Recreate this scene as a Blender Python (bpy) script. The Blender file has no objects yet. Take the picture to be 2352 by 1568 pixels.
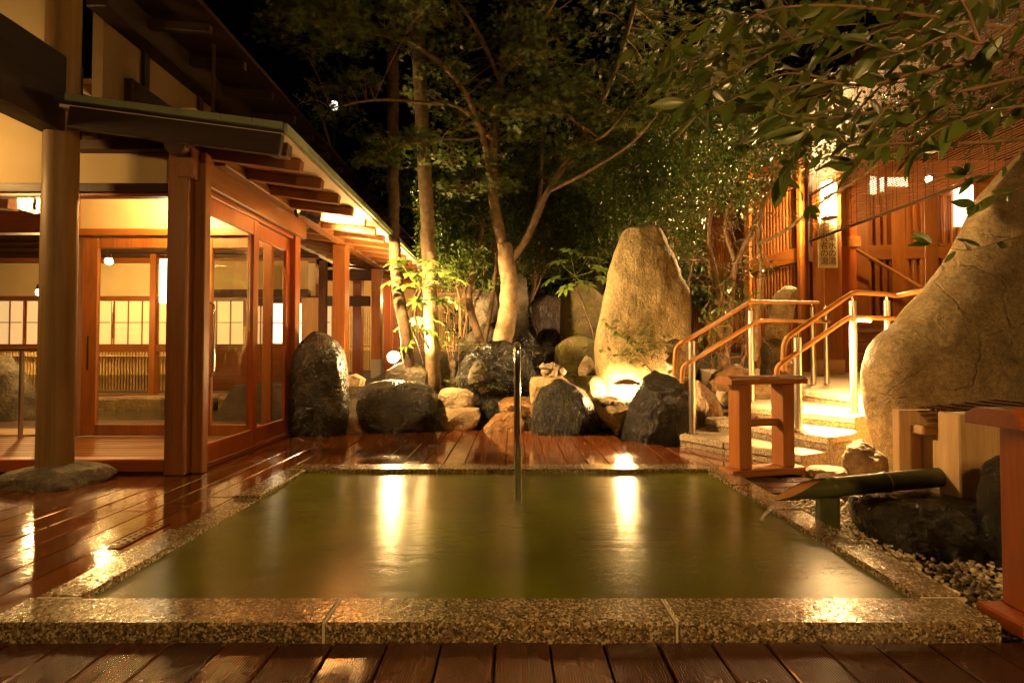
import bpy, bmesh, math, random
import numpy as np
from mathutils import Vector, Matrix, noise, Euler

random.seed(7); RNG = np.random.default_rng(7)
sc = bpy.context.scene
COL = sc.collection
R = math.radians

# ------------------------------------------------------------------ camera
CAM_H, PITCH, F = 0.86, R(1.25), 1111.0          # photo measured on a 2352 x 1568 grid
cam_d = bpy.data.cameras.new('camera'); cam = bpy.data.objects.new('camera', cam_d); COL.objects.link(cam)
cam_d.sensor_width = 36.0; cam_d.lens = 36.0 * F / 2352.0
cam_d.clip_start = 0.05; cam_d.clip_end = 500
cam.location = (0, 0, CAM_H); cam.rotation_euler = (R(90) + PITCH, 0, 0)
sc.camera = cam

# ------------------------------------------------------------------ world, exposure
world = bpy.data.worlds.new('World'); sc.world = world; world.use_nodes = True
wn = world.node_tree
sky = wn.nodes.new('ShaderNodeTexSky'); sky.sky_type = 'NISHITA'; sky.sun_disc = False
sky.sun_elevation = R(-6); sky.sun_rotation = R(200)
bgn = wn.nodes['Background']; bgn.inputs['Strength'].default_value = 0.05
wn.links.new(sky.outputs[0], bgn.inputs['Color'])
sc.view_settings.view_transform = 'Standard'; sc.view_settings.look = 'None'
sc.view_settings.exposure = 2.35; sc.view_settings.gamma = 1.0
cy = sc.cycles
cy.use_denoising = True; cy.use_adaptive_sampling = False; cy.denoising_prefilter = 'ACCURATE'
cy.max_bounces = 8; cy.diffuse_bounces = 4; cy.glossy_bounces = 4; cy.transmission_bounces = 6
cy.transparent_max_bounces = 24; cy.caustics_reflective = False; cy.caustics_refractive = False
cy.sample_clamp_indirect = 3.0; cy.blur_glossy = 0.5
WARM = (1.0, 0.55, 0.17)
WARMW = (1.0, 0.59, 0.21)

# ------------------------------------------------------------------ pixel helpers
_c, _s = math.cos(PITCH), math.sin(PITCH)
def ray(x, y):
    u, v = (x - 1176.0) / F, -(y - 784.0) / F
    return Vector((u, _c - v * _s, _s + v * _c))
def at_z(x, y, z):
    d = ray(x, y); t = (z - CAM_H) / d.z
    return Vector((d.x * t, d.y * t, z))
def at_y(x, y, Y):
    d = ray(x, y); t = Y / d.y
    return Vector((d.x * t, Y, CAM_H + d.z * t))
def at_x(x, y, X):
    d = ray(x, y); t = X / d.x
    return Vector((X, d.y * t, CAM_H + d.z * t))

# ------------------------------------------------------------------ object helpers
def tag(o, label=None, cat=None, group=None, kind=None):
    if label: o['label'] = label
    if cat: o['category'] = cat
    if group: o['group'] = group
    if kind: o['kind'] = kind
    return o
def link(o, parent=None):
    COL.objects.link(o)
    if parent is not None:
        o.parent = parent
        o.matrix_parent_inverse = Matrix.Translation(parent.location).inverted() if parent.type == 'EMPTY' and parent.rotation_euler.z == 0 else Matrix.Identity(4)
    return o
def thing(name, loc, label, cat, group=None):
    o = bpy.data.objects.new(name, None); COL.objects.link(o)
    o.location = loc; o.empty_display_size = 0.1
    return tag(o, label, cat, group)
def mesh_from(name, v, f, mat=None, smooth=None):
    me = bpy.data.meshes.new(name)
    me.from_pydata([tuple(p) for p in v], [], f); me.update()
    if mat is not None: me.materials.append(mat)
    if smooth is not None:
        me.polygons.foreach_set('use_smooth', [True] * len(me.polygons))
        if smooth < 179: me.set_sharp_from_angle(angle=R(smooth))
    return me
def inst(name, me, loc, parent=None, rot=None, scale=None):
    o = bpy.data.objects.new(name, me)
    o.location = loc
    if rot is not None: o.rotation_euler = rot
    if scale is not None: o.scale = scale
    return link(o, parent)

class MB:
    def __init__(s): s.v = []; s.f = []
    def add(s, v, f):
        n = len(s.v); s.v += [Vector(p) for p in v]; s.f += [tuple(i + n for i in q) for q in f]; return s
    def box(s, c, size, rot=None, bev=0.004):
        hx, hy, hz = size[0] / 2, size[1] / 2, size[2] / 2
        b = min(bev, hx * .45, hy * .45, hz * .45)
        vs, idx = [], {}
        for sx in (-1, 1):
            for sy in (-1, 1):
                for sz in (-1, 1):
                    for k in range(3):
                        p = [sx * hx, sy * hy, sz * hz]
                        for j in range(3):
                            if j != k: p[j] -= (sx, sy, sz)[j] * b
                        idx[(sx, sy, sz, k)] = len(vs); vs.append(Vector(p))
        fs = []
        for k in range(3):
            a, c2 = (k + 1) % 3, (k + 2) % 3
            for sg in (-1, 1):
                q = []
                for (ua, uc) in ((-1, -1), (1, -1), (1, 1), (-1, 1)):
                    t = [0, 0, 0]; t[k] = sg; t[a] = ua; t[c2] = uc
                    q.append(idx[(t[0], t[1], t[2], k)])
                fs.append(q if sg > 0 else q[::-1])
        for k in range(3):                      # edge bevels, edge runs along axis k
            a, c2 = (k + 1) % 3, (k + 2) % 3
            for ua in (-1, 1):
                for uc in (-1, 1):
                    t0 = [0, 0, 0]; t0[a] = ua; t0[c2] = uc; t0[k] = -1; t1 = list(t0); t1[k] = 1
                    q = [idx[(*t0, a)], idx[(*t0, c2)], idx[(*t1, c2)], idx[(*t1, a)]]
                    fs.append(q if ua * uc > 0 else q[::-1])
        for sx in (-1, 1):
            for sy in (-1, 1):
                for sz in (-1, 1):
                    q = [idx[(sx, sy, sz, k)] for k in range(3)]
                    fs.append(q if sx * sy * sz > 0 else q[::-1])
        M = rot if rot is not None else Matrix.Identity(3)
        c = Vector(c)
        return s.add([c + M @ p for p in vs], fs)
    def bb(s, x0, x1, y0, y1, z0, z1, bev=0.004):
        return s.box(((x0 + x1) / 2, (y0 + y1) / 2, (z0 + z1) / 2), (abs(x1 - x0), abs(y1 - y0), abs(z1 - z0)), None, bev)
    def beam(s, p0, p1, w, h, bev=0.004, up=(0, 0, 1)):
        p0, p1 = Vector(p0), Vector(p1); d = p1 - p0; L = d.length; d.normalize()
        up = Vector(up)
        if abs(d.dot(up)) > .98: up = Vector((0, 1, 0))
        sdir = d.cross(up).normalized(); u = sdir.cross(d)
        M = Matrix((sdir, d, u)).transposed()
        return s.box((p0 + p1) / 2, (w, L, h), M, bev)
    def tube(s, pts, rad, n=10, cap=True):
        pts = [Vector(p) for p in pts]
        if not hasattr(rad, '__len__'): rad = [rad] * len(pts)
        ring0 = len(s.v); u = None
        for i, p in enumerate(pts):
            d = (pts[min(i + 1, len(pts) - 1)] - pts[max(i - 1, 0)])
            if d.length < 1e-9: d = Vector((0, 0, 1))
            d.normalize()
            if u is None:
                u = d.orthogonal().normalized()
            else:
                u = (u - d * u.dot(d))
                u = u.normalized() if u.length > 1e-6 else d.orthogonal().normalized()
            w = d.cross(u)
            for k in range(n):
                a = 2 * math.pi * k / n
                s.v.append(p + (u * math.cos(a) + w * math.sin(a)) * rad[i])
        for i in range(len(pts) - 1):
            for k in range(n):
                a, b = ring0 + i * n + k, ring0 + i * n + (k + 1) % n
                s.f.append((a, b, b + n, a + n))
        if cap:
            s.f.append(tuple(ring0 + k for k in range(n))[::-1])
            e = ring0 + (len(pts) - 1) * n
            s.f.append(tuple(e + k for k in range(n)))
        return s
    def prism(s, poly, z0, z1):
        n = len(poly)
        ar = sum(poly[i][0] * poly[(i + 1) % n][1] - poly[(i + 1) % n][0] * poly[i][1] for i in range(n))
        if ar < 0: poly = poly[::-1]
        v = [(p[0], p[1], z0) for p in poly] + [(p[0], p[1], z1) for p in poly]
        f = [tuple(range(n))[::-1], tuple(range(n, 2 * n))] + [(i, (i + 1) % n, n + (i + 1) % n, n + i) for i in range(n)]
        return s.add(v, f)
    def ball(s, c, r, seg=12, ring=8, sc3=(1, 1, 1), rot=None):
        c = Vector(c); v = []; f = []
        M = rot if rot is not None else Matrix.Identity(3)
        for i in range(ring + 1):
            t = math.pi * i / ring
            for k in range(seg):
                a = 2 * math.pi * k / seg
                v.append(c + M @ Vector((r * sc3[0] * math.sin(t) * math.cos(a), r * sc3[1] * math.sin(t) * math.sin(a), r * sc3[2] * math.cos(t))))
        for i in range(ring):
            for k in range(seg):
                f.append((i * seg + k, (i + 1) * seg + k, (i + 1) * seg + (k + 1) % seg, i * seg + (k + 1) % seg))
        return s.add(v, f)
    def build(s, name, mat, parent=None, smooth=None):
        me = mesh_from(name, s.v, s.f, mat, smooth)
        return link(bpy.data.objects.new(name, me), parent)

def smooth_path(pts, k=6):
    pts = [Vector(p) for p in pts]; out = []
    for i in range(len(pts) - 1):
        p0, p1, p2, p3 = pts[max(i - 1, 0)], pts[i], pts[i + 1], pts[min(i + 2, len(pts) - 1)]
        for j in range(k):
            t = j / k
            out.append(0.5 * ((2 * p1) + (p2 - p0) * t + (2 * p0 - 5 * p1 + 4 * p2 - p3) * t * t + (3 * p1 - p0 - 3 * p2 + p3) * t ** 3))
    out.append(pts[-1]); return out
def lerp_list(vals, n):
    xs = np.linspace(0, len(vals) - 1, n); return list(np.interp(xs, range(len(vals)), vals))

def scatter_mesh(name, tv, tf, pos, rotm, scl, mat, parent=None, smooth=False):
    """one mesh made of many placed copies of a small template"""
    tv = np.asarray(tv, float); N = len(pos); nv = len(tv)
    V = np.einsum('nij,vj->nvi', rotm, tv) * np.asarray(scl).reshape(N, 1, 1) + np.asarray(pos)[:, None, :]
    V = V.reshape(-1, 3)
    lens = np.array([len(q) for q in tf]); flat = np.concatenate([np.array(q) for q in tf])
    loops = (flat[None, :] + (np.arange(N) * nv)[:, None]).ravel()
    starts1 = np.concatenate([[0], np.cumsum(lens)[:-1]]); tot = int(lens.sum())
    starts = (starts1[None, :] + (np.arange(N) * tot)[:, None]).ravel()
    me = bpy.data.meshes.new(name)
    me.vertices.add(len(V)); me.vertices.foreach_set('co', V.ravel().astype(np.float32))
    me.loops.add(len(loops)); me.loops.foreach_set('vertex_index', loops.astype(np.int32))
    me.polygons.add(len(starts)); me.polygons.foreach_set('loop_start', starts.astype(np.int32))
    if smooth: me.polygons.foreach_set('use_smooth', np.ones(len(starts), bool))
    me.update(calc_edges=True); me.validate()
    me.materials.append(mat)
    return link(bpy.data.objects.new(name, me), parent)
def rand_rot(n, tilt=1.0, yaw=None):
    """rotations: leaf lies in its xy plane, length along +x; tilt spreads the normal away from up"""
    yw = RNG.uniform(0, 2 * np.pi, n) if yaw is None else yaw
    p = RNG.normal(0, tilt, n); r = RNG.normal(0, tilt, n)
    cy_, sy_, cp, sp, cr, sr = np.cos(yw), np.sin(yw), np.cos(p), np.sin(p), np.cos(r), np.sin(r)
    Z = np.zeros(n); O = np.ones(n)
    Rz = np.stack([cy_, -sy_, Z, sy_, cy_, Z, Z, Z, O], 1).reshape(n, 3, 3)
    Ry = np.stack([cp, Z, sp, Z, O, Z, -sp, Z, cp], 1).reshape(n, 3, 3)
    Rx = np.stack([O, Z, Z, Z, cr, -sr, Z, sr, cr], 1).reshape(n, 3, 3)
    return Rz @ Ry @ Rx
# ------------------------------------------------------------------ materials
def new_mat(name):
    m = bpy.data.materials.new(name); m.use_nodes = True
    nt = m.node_tree; return m, nt, nt.nodes['Principled BSDF']
def N(nt, t, **kw):
    n = nt.nodes.new(t)
    for k, v in kw.items(): setattr(n, k, v)
    return n
def coords(nt, scale=(1, 1, 1), jitter=True):
    tc = N(nt, 'ShaderNodeTexCoord'); mp = N(nt, 'ShaderNodeMapping')
    mp.inputs['Scale'].default_value = scale
    if jitter:
        oi = N(nt, 'ShaderNodeObjectInfo'); mul = N(nt, 'ShaderNodeMath', operation='MULTIPLY'); mul.inputs[1].default_value = 37.0
        va = N(nt, 'ShaderNodeVectorMath', operation='ADD')
        nt.links.new(oi.outputs['Random'], mul.inputs[0]); nt.links.new(tc.outputs['Object'], va.inputs[0]); nt.links.new(mul.outputs[0], va.inputs[1])
        nt.links.new(va.outputs[0], mp.inputs['Vector'])
    else: nt.links.new(tc.outputs['Object'], mp.inputs['Vector'])
    return mp.outputs[0]
def noise_n(nt, vec, scale, detail=4, rough=.6, dist=0.0):
    n = N(nt, 'ShaderNodeTexNoise'); n.inputs['Scale'].default_value = scale; n.inputs['Detail'].default_value = detail
    n.inputs['Roughness'].default_value = rough; n.inputs['Distortion'].default_value = dist
    nt.links.new(vec, n.inputs['Vector']); return n.outputs['Fac']
def ramp(nt, fac, stops):
    r = N(nt, 'ShaderNodeValToRGB'); e = r.color_ramp.elements
    while len(e) < len(stops): e.new(0.5)
    for el, (p, c) in zip(e, stops):
        el.position = p; el.color = (c[0], c[1], c[2], 1) if hasattr(c, '__len__') else (c, c, c, 1)
    nt.links.new(fac, r.inputs[0]); return r.outputs[0]
def bump(nt, h, strength, dist, normal=None):
    b = N(nt, 'ShaderNodeBump'); b.inputs['Strength'].default_value = strength; b.inputs['Distance'].default_value = dist
    nt.links.new(h, b.inputs['Height'])
    if normal is not None: nt.links.new(normal, b.inputs['Normal'])
    return b.outputs[0]
def vary(nt, col, lo, hi):
    oi = N(nt, 'ShaderNodeObjectInfo'); mr = N(nt, 'ShaderNodeMapRange'); mr.inputs[3].default_value = lo; mr.inputs[4].default_value = hi
    nt.links.new(oi.outputs['Random'], mr.inputs[0])
    hs = N(nt, 'ShaderNodeHueSaturation'); nt.links.new(mr.outputs[0], hs.inputs['Value']); nt.links.new(col, hs.inputs['Color'])
    return hs.outputs[0]
def plain(name, col, rough=.5, metal=0.0, coat=0.0):
    m, nt, b = new_mat(name)
    b.inputs['Base Color'].default_value = (*col, 1); b.inputs['Roughness'].default_value = rough; b.inputs['Metallic'].default_value = metal
    b.inputs['Coat Weight'].default_value = coat
    return m
def emit(name, col, strength):
    m, nt, b = new_mat(name)
    b.inputs['Base Color'].default_value = (*[min(1, c) for c in col], 1); b.inputs['Emission Color'].default_value = (*col, 1)
    b.inputs['Emission Strength'].default_value = strength; b.inputs['Roughness'].default_value = .6
    return m
def wood(name, c1, c2, axis, rough=.55, v=(.75, 1.2), coat=0.0, fine=40):
    m, nt, b = new_mat(name)
    s = [fine, fine, fine]; s['xyz'.index(axis)] = fine * .045
    vec = coords(nt, s)
    n1 = noise_n(nt, vec, 1.0, 5, .65, 1.2)
    s2 = [3.0, 3.0, 3.0]; s2['xyz'.index(axis)] = .8
    n2 = noise_n(nt, coords(nt, s2), 1.0, 3)
    mid = [a * .5 + b_ * .5 for a, b_ in zip(c1, c2)]
    col = ramp(nt, n1, [(.28, c1), (.5, mid), (.72, c2)])
    mx = N(nt, 'ShaderNodeMix', data_type='RGBA', blend_type='MULTIPLY'); mx.inputs[0].default_value = .7
    nt.links.new(col, mx.inputs[6]); nt.links.new(ramp(nt, n2, [(.3, .55), (.65, 1.0)]), mx.inputs[7])
    nt.links.new(vary(nt, mx.outputs[2], *v), b.inputs['Base Color'])
    nt.links.new(ramp(nt, n2, [(.3, rough + .12), (.7, rough - .12)]), b.inputs['Roughness'])
    nt.links.new(bump(nt, n1, .25, .004), b.inputs['Normal'])
    b.inputs['Coat Weight'].default_value = coat; b.inputs['Coat Roughness'].default_value = .25
    return m
def wood3(name, c1, c2, **kw): return {a: wood(name + '_' + a, c1, c2, a, **kw) for a in 'xyz'}
CEDAR = wood3('cedar', (.25, .074, .010), (.40, .140, .026), rough=.45, coat=.15)
PINE = wood3('pale_cedar', (.42, .24, .10), (.58, .38, .19), rough=.55)
DARKW = wood3('dark_wood', (.050, .018, .006), (.105, .040, .014), rough=.55)
BLACKW = wood3('shaded_dark_wood', (.018, .007, .003), (.042, .016, .006), rough=.6)  # darker copy of dark_wood; shade under the eaves is put into its colour
MIDW = wood3('aged_wood', (.15, .052, .009), (.25, .094, .019), rough=.5)
REDW = wood3('red_cedar', (.26, .058, .009), (.38, .10, .018), rough=.4, coat=.2)
OLDLOG = wood3('grey_log', (.17, .095, .030), (.27, .165, .058), rough=.6, fine=18)

def deck_mat(name, ribs):
    m, nt, b = new_mat(name)
    vec = coords(nt, (30, 1.2, 30))
    g = noise_n(nt, vec, 1.0, 4, .6, .6)
    vw = coords(nt, (1, 1, 1), jitter=False)
    wet = noise_n(nt, vw, 2.2, 4, .6, .4)
    fine = noise_n(nt, vw, 60, 3, .6)
    med = noise_n(nt, vw, 9, 3, .5)
    col = ramp(nt, g, [(.3, (.040, .010, .003)), (.7, (.075, .020, .006))] if ribs else [(.3, (.095, .027, .007)), (.7, (.175, .055, .015))])
    nt.links.new(vary(nt, col, .7, 1.25), b.inputs['Base Color'])
    if ribs:
        wv = N(nt, 'ShaderNodeTexWave', wave_type='BANDS', bands_direction='X', wave_profile='SIN')
        wv.inputs['Scale'].default_value = 42; wv.inputs['Distortion'].default_value = 0
        nt.links.new(coords(nt, (1, 1, 1), jitter=False), wv.inputs['Vector'])
        n1 = bump(nt, wv.outputs['Fac'], .55, .003)
        nn = bump(nt, fine, .10, .002, n1)
        rr = ramp(nt, wet, [(.38, .16), (.62, .34)])
    else:
        n1 = bump(nt, fine, .12, .002)
        nn = bump(nt, med, .16, .010, n1)
        rr = ramp(nt, wet, [(.42, .07), (.55, .16), (.68, .30)])
    nt.links.new(nn, b.inputs['Normal']); nt.links.new(rr, b.inputs['Roughness'])
    b.inputs['Coat Weight'].default_value = .25 if ribs else .5; b.inputs['Coat Roughness'].default_value = .07
    nt.links.new(bump(nt, med, .10, .008), b.inputs['Coat Normal'])
    return m
DECK = deck_mat('wet_deck', False); DECKR = deck_mat('ribbed_deck', True)

def granite(name, wet, cs, scale=150, rough=.5):
    m, nt, b = new_mat(name)
    vec = coords(nt, (1, 1, 1))
    vo = N(nt, 'ShaderNodeTexVoronoi', feature='F1'); vo.inputs['Scale'].default_value = scale; vo.inputs['Randomness'].default_value = 1
    nd = N(nt, 'ShaderNodeTexNoise'); nd.inputs['Scale'].default_value = scale * .8; nd.inputs['Detail'].default_value = 2
    nt.links.new(vec, nd.inputs['Vector'])
    va = N(nt, 'ShaderNodeVectorMath', operation='MULTIPLY_ADD'); va.inputs[1].default_value = (.012, .012, .012)
    nt.links.new(nd.outputs['Color'], va.inputs[0]); nt.links.new(vec, va.inputs[2]); nt.links.new(va.outputs[0], vo.inputs['Vector'])
    sep = N(nt, 'ShaderNodeSeparateColor'); nt.links.new(vo.outputs['Color'], sep.inputs[0])
    col = ramp(nt, sep.outputs[0], [(.0, cs[0]), (.25, cs[1]), (.55, cs[2]), (.8, cs[3])])
    col.node.color_ramp.interpolation = 'CONSTANT'
    big = noise_n(nt, vec, 5, 3)
    mx = N(nt, 'ShaderNodeMix', data_type='RGBA', blend_type='MULTIPLY'); mx.inputs[0].default_value = .6
    nt.links.new(col, mx.inputs[6]); nt.links.new(ramp(nt, big, [(.3, .5), (.7, 1.0)]), mx.inputs[7])
    nt.links.new(vary(nt, mx.outputs[2], .85, 1.12), b.inputs['Base Color'])
    h = noise_n(nt, vec, 110, 3, .6); h2 = noise_n(nt, vec, 28, 3, .6)
    if wet:
        nt.links.new(bump(nt, h, .25, .003, bump(nt, h2, .35, .006)), b.inputs['Normal'])
        b.inputs['Roughness'].default_value = .22
        b.inputs['Coat Weight'].default_value = .6; b.inputs['Coat Roughness'].default_value = .08
        nt.links.new(bump(nt, h2, .35, .006), b.inputs['Coat Normal'])
    else:
        nt.links.new(bump(nt, h, .35, .004), b.inputs['Normal']); b.inputs['Roughness'].default_value = rough
    return m
CURBM = granite('wet_brown_granite', True, [(.06, .042, .020), (.24, .165, .075), (.16, .108, .048), (.50, .40, .24)])
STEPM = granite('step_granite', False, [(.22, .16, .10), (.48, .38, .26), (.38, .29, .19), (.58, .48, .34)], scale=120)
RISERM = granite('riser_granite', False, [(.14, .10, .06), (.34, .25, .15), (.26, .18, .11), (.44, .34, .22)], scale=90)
GROUT = plain('grout', (.50, .42, .30), .6)

def rock_mat(name, c1, c2, c3, wet, rough=.7, stripes=None, bumpk=1.0, moss=None, speck=0.0):
    m, nt, b = new_mat(name)
    vec = coords(nt, stripes or (1, 1, 1), jitter=True)
    n1 = noise_n(nt, vec, 5, 6, .62, .5); n2 = noise_n(nt, vec, 32, 5, .65); n3 = noise_n(nt, vec, 14, 5, .6, 1.0)
    col = ramp(nt, n1, [(.28, c1), (.5, c2), (.74, c3)])
    mx = N(nt, 'ShaderNodeMix', data_type='RGBA', blend_type='MULTIPLY'); mx.inputs[0].default_value = .8
    nt.links.new(col, mx.inputs[6]); nt.links.new(ramp(nt, n2, [(.3, .45), (.66, 1.1)]), mx.inputs[7])
    out = mx.outputs[2]
    if speck:
        n5 = noise_n(nt, vec, 130, 2, .5)
        sp = N(nt, 'ShaderNodeMix', data_type='RGBA', blend_type='MULTIPLY'); sp.inputs[0].default_value = speck
        nt.links.new(out, sp.inputs[6]); nt.links.new(ramp(nt, n5, [(.36, .25), (.52, 1.0), (.66, 1.6)]), sp.inputs[7]); out = sp.outputs[2]
    if moss:
        n4 = noise_n(nt, vec, 3.5, 5, .65)
        mm = N(nt, 'ShaderNodeMix', data_type='RGBA'); nt.links.new(ramp(nt, n4, [(.44, 0.0), (.6, .85)]), mm.inputs[0])
        nt.links.new(out, mm.inputs[6]); mm.inputs[7].default_value = (*moss, 1); out = mm.outputs[2]
    nt.links.new(out, b.inputs['Base Color'])
    mu = N(nt, 'ShaderNodeTexNoise'); mu.noise_type = 'RIDGED_MULTIFRACTAL'; mu.inputs['Scale'].default_value = 3.2; mu.inputs['Detail'].default_value = 5
    nt.links.new(vec, mu.inputs['Vector'])
    nb = bump(nt, n2, .75 * bumpk, .022, bump(nt, n3, .85 * bumpk, .06, bump(nt, mu.outputs['Fac'], .4 * bumpk, .06)))
    nt.links.new(nb, b.inputs['Normal'])
    if wet:
        nt.links.new(ramp(nt, n3, [(.35, .10), (.65, .34)]), b.inputs['Roughness']); b.inputs['Specular IOR Level'].default_value = .35
        b.inputs['Coat Weight'].default_value = .35; b.inputs['Coat Roughness'].default_value = .06
        nt.links.new(nb, b.inputs['Coat Normal'])
    else: b.inputs['Roughness'].default_value = rough
    return m
def cracked(m, scale=1.25):
    nt = m.node_tree; b = nt.nodes['Principled BSDF']; old = b.inputs['Normal'].links[0].from_socket
    vec = coords(nt, (1, 1, 1), False)
    nd = N(nt, 'ShaderNodeTexNoise'); nd.inputs['Scale'].default_value = 3; nd.inputs['Detail'].default_value = 5; nt.links.new(vec, nd.inputs['Vector'])
    va = N(nt, 'ShaderNodeVectorMath', operation='MULTIPLY_ADD'); va.inputs[1].default_value = (.22, .22, .22); nt.links.new(nd.outputs['Color'], va.inputs[0]); nt.links.new(vec, va.inputs[2])
    vo = N(nt, 'ShaderNodeTexVoronoi', feature='DISTANCE_TO_EDGE'); vo.inputs['Scale'].default_value = scale; nt.links.new(va.outputs[0], vo.inputs['Vector'])
    h = ramp(nt, vo.outputs['Distance'], [(.0, 0.0), (.012, 1.0)])
    nt.links.new(bump(nt, h, .45, .02, old), b.inputs['Normal'])
    return m
ROCK_WET = rock_mat('wet_black_rock', (.004, .003, .002), (.012, .009, .005), (.042, .031, .015), True, bumpk=1.25)
ROCK_STRIPE = rock_mat('wet_banded_rock', (.004, .004, .002), (.014, .013, .005), (.07, .058, .02), True, bumpk=1.25, stripes=(3.2, 3.2, .8))
ROCK_DARK = rock_mat('dark_ridged_rock', (.005, .004, .0025), (.015, .011, .006), (.04, .029, .015), False, rough=.4, stripes=(2.2, 2.2, .9), bumpk=1.5)
ROCK_TAN = rock_mat('tan_rough_rock', (.19, .125, .055), (.31, .215, .10), (.43, .32, .165), False, bumpk=.8, speck=.35)
ROCK_GIANT = cracked(rock_mat('cracked_tan_rock', (.20, .135, .06), (.33, .235, .11), (.46, .34, .175), False, bumpk=.55, speck=.35))
ROCK_STAND = rock_mat('speckled_standing_rock', (.13, .095, .036), (.25, .185, .075), (.37, .29, .13), False, bumpk=.7, speck=.75, stripes=(1.3, 1.3, .8))
ROCK_GREY = rock_mat('grey_brown_rock', (.10, .085, .06), (.20, .17, .12), (.34, .29, .20), False, bumpk=1.1)
ROCK_MOSS = rock_mat('mossy_rock', (.10, .075, .03), (.20, .15, .06), (.30, .22, .10), False, moss=(.16, .15, .015))
ROCK_ORANGE = rock_mat('wet_orange_rock', (.10, .045, .015), (.24, .12, .04), (.38, .22, .09), True, bumpk=1.1)
ROCK_PURPLE = rock_mat('wet_purple_rock', (.035, .020, .020), (.085, .05, .048), (.16, .11, .10), True, stripes=(4, 4, .8))
ROCK_BROWN = rock_mat('brown_rock', (.13, .07, .028), (.26, .15, .065), (.38, .24, .12), False)
ROCK_PALE = rock_mat('pale_step_rock', (.22, .15, .08), (.42, .31, .18), (.60, .48, .30), False, bumpk=1.0)
STATUE = rock_mat('carved_stone', (.13, .092, .055), (.22, .16, .10), (.29, .22, .145), False, bumpk=.25, speck=.4)

def noisy(name, c1, c2, scale, rough, bs=0.0, bscale=60, bd=.003, det=4):
    m, nt, b = new_mat(name); vec = coords(nt, (1, 1, 1))
    nt.links.new(ramp(nt, noise_n(nt, vec, scale, det), [(.3, c1), (.7, c2)]), b.inputs['Base Color']); b.inputs['Roughness'].default_value = rough
    if bs: nt.links.new(bump(nt, noise_n(nt, vec, bscale, 4), bs, bd), b.inputs['Normal'])
    return m
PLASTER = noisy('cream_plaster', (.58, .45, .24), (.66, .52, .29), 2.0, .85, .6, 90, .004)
SOFFIT = noisy('pale_soffit', (.66, .54, .38), (.75, .62, .45), 3, .8, .1)
SOIL = noisy('dark_soil', (.020, .013, .007), (.06, .04, .02), 9, .95, .9, 25, .03)
STONEF = noisy('landing_paving', (.34, .25, .15), (.50, .39, .25), 40, .6, .3, 120, .003)
PLASTER2 = noisy('shaded_tan_plaster', (.20, .13, .06), (.26, .17, .08), 2.0, .85, .5, 90, .004)  # darker copy of the plaster; the hall's shade is put into the colour
COPPER = noisy('green_copper', (.16, .20, .12), (.24, .27, .17), 5, .55, .2)
ROOFM = noisy('dark_roof', (.02, .016, .012), (.04, .03, .022), 6, .7, .3)
PEB = None
CHROME = plain('chrome', (.80, .78, .75), .12, 1.0)
STEEL = plain('brushed_steel', (.62, .58, .52), .30, 1.0)
RAILC = plain('orange_rail_sleeve', (.46, .20, .035), .5)
BLACKM = plain('black_fixture', (.025, .022, .02), .45)
GREYBOX = plain('grey_plastic', (.34, .31, .25), .5)
SIGNW = plain('cream_sign_board', (.52, .43, .24), .6)
INK = plain('brown_ink', (.045, .014, .003), .7)
BAMB = noisy('green_bamboo', (.045, .055, .018), (.10, .095, .035), 7, .32)
BAMBIN = plain('bamboo_inside', (.50, .26, .085), .45)
BAMBY = noisy('dry_bamboo', (.40, .27, .10), (.56, .41, .18), 9, .5)
REED = plain('reed', (.17, .065, .018), .6)
CORD = plain('dark_cord', (.05, .025, .012), .8)
WALLPAPER = noisy('tan_boards', (.42, .27, .12), (.5, .34, .16), 4, .8)
BULB = emit('bulb_glow', WARM, 900.0)
SHOJI = emit('lit_shoji_paper', (1.0, .70, .34), .12)
SHOJIB = emit('lit_white_panel', (1.0, .80, .45), .8)
PEBM, nt_, b_ = new_mat('pebbles')
gi_ = N(nt_, 'ShaderNodeNewGeometry')
nt_.links.new(ramp(nt_, gi_.outputs['Random Per Island'], [(0, (.28, .19, .10)), (.3, (.52, .42, .28)), (.7, (.66, .58, .42)), (1, (.40, .32, .22))]), b_.inputs['Base Color'])
b_.inputs['Roughness'].default_value = .45

def leaf_mat(name, c1, c2, c3, rough=.35, trans=.35):
    m, nt, b = new_mat(name); out = nt.nodes['Material Output']
    g = N(nt, 'ShaderNodeNewGeometry'); oi = N(nt, 'ShaderNodeObjectInfo')
    ad = N(nt, 'ShaderNodeMath', operation='ADD'); fr = N(nt, 'ShaderNodeMath', operation='FRACT')
    nt.links.new(g.outputs['Random Per Island'], ad.inputs[0]); nt.links.new(oi.outputs['Random'], ad.inputs[1]); nt.links.new(ad.outputs[0], fr.inputs[0])
    col = ramp(nt, fr.outputs[0], [(0, c1), (.55, c2), (1, c3)])
    nt.links.new(col, b.inputs['Base Color']); b.inputs['Roughness'].default_value = rough
    tr = N(nt, 'ShaderNodeBsdfTranslucent'); nt.links.new(col, tr.inputs['Color'])
    mx = N(nt, 'ShaderNodeMixShader'); mx.inputs[0].default_value = trans
    nt.links.new(b.outputs[0], mx.inputs[1]); nt.links.new(tr.outputs[0], mx.inputs[2]); nt.links.new(mx.outputs[0], out.inputs['Surface'])
    return m
LEAF_CAM = leaf_mat('camellia_leaf', (.035, .065, .010), (.065, .11, .018), (.12, .15, .03), .2, .25)
LEAF_MAPLE = leaf_mat('maple_leaf', (.045, .085, .012), (.075, .115, .018), (.13, .14, .03), .45, .4)
LEAF_BIG = leaf_mat('broad_leaf', (.060, .10, .014), (.095, .135, .020), (.15, .16, .03), .36, .3)
LEAF_FAT = leaf_mat('palmate_leaf', (.09, .15, .025), (.12, .19, .035), (.17, .22, .05), .3, .3)
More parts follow.
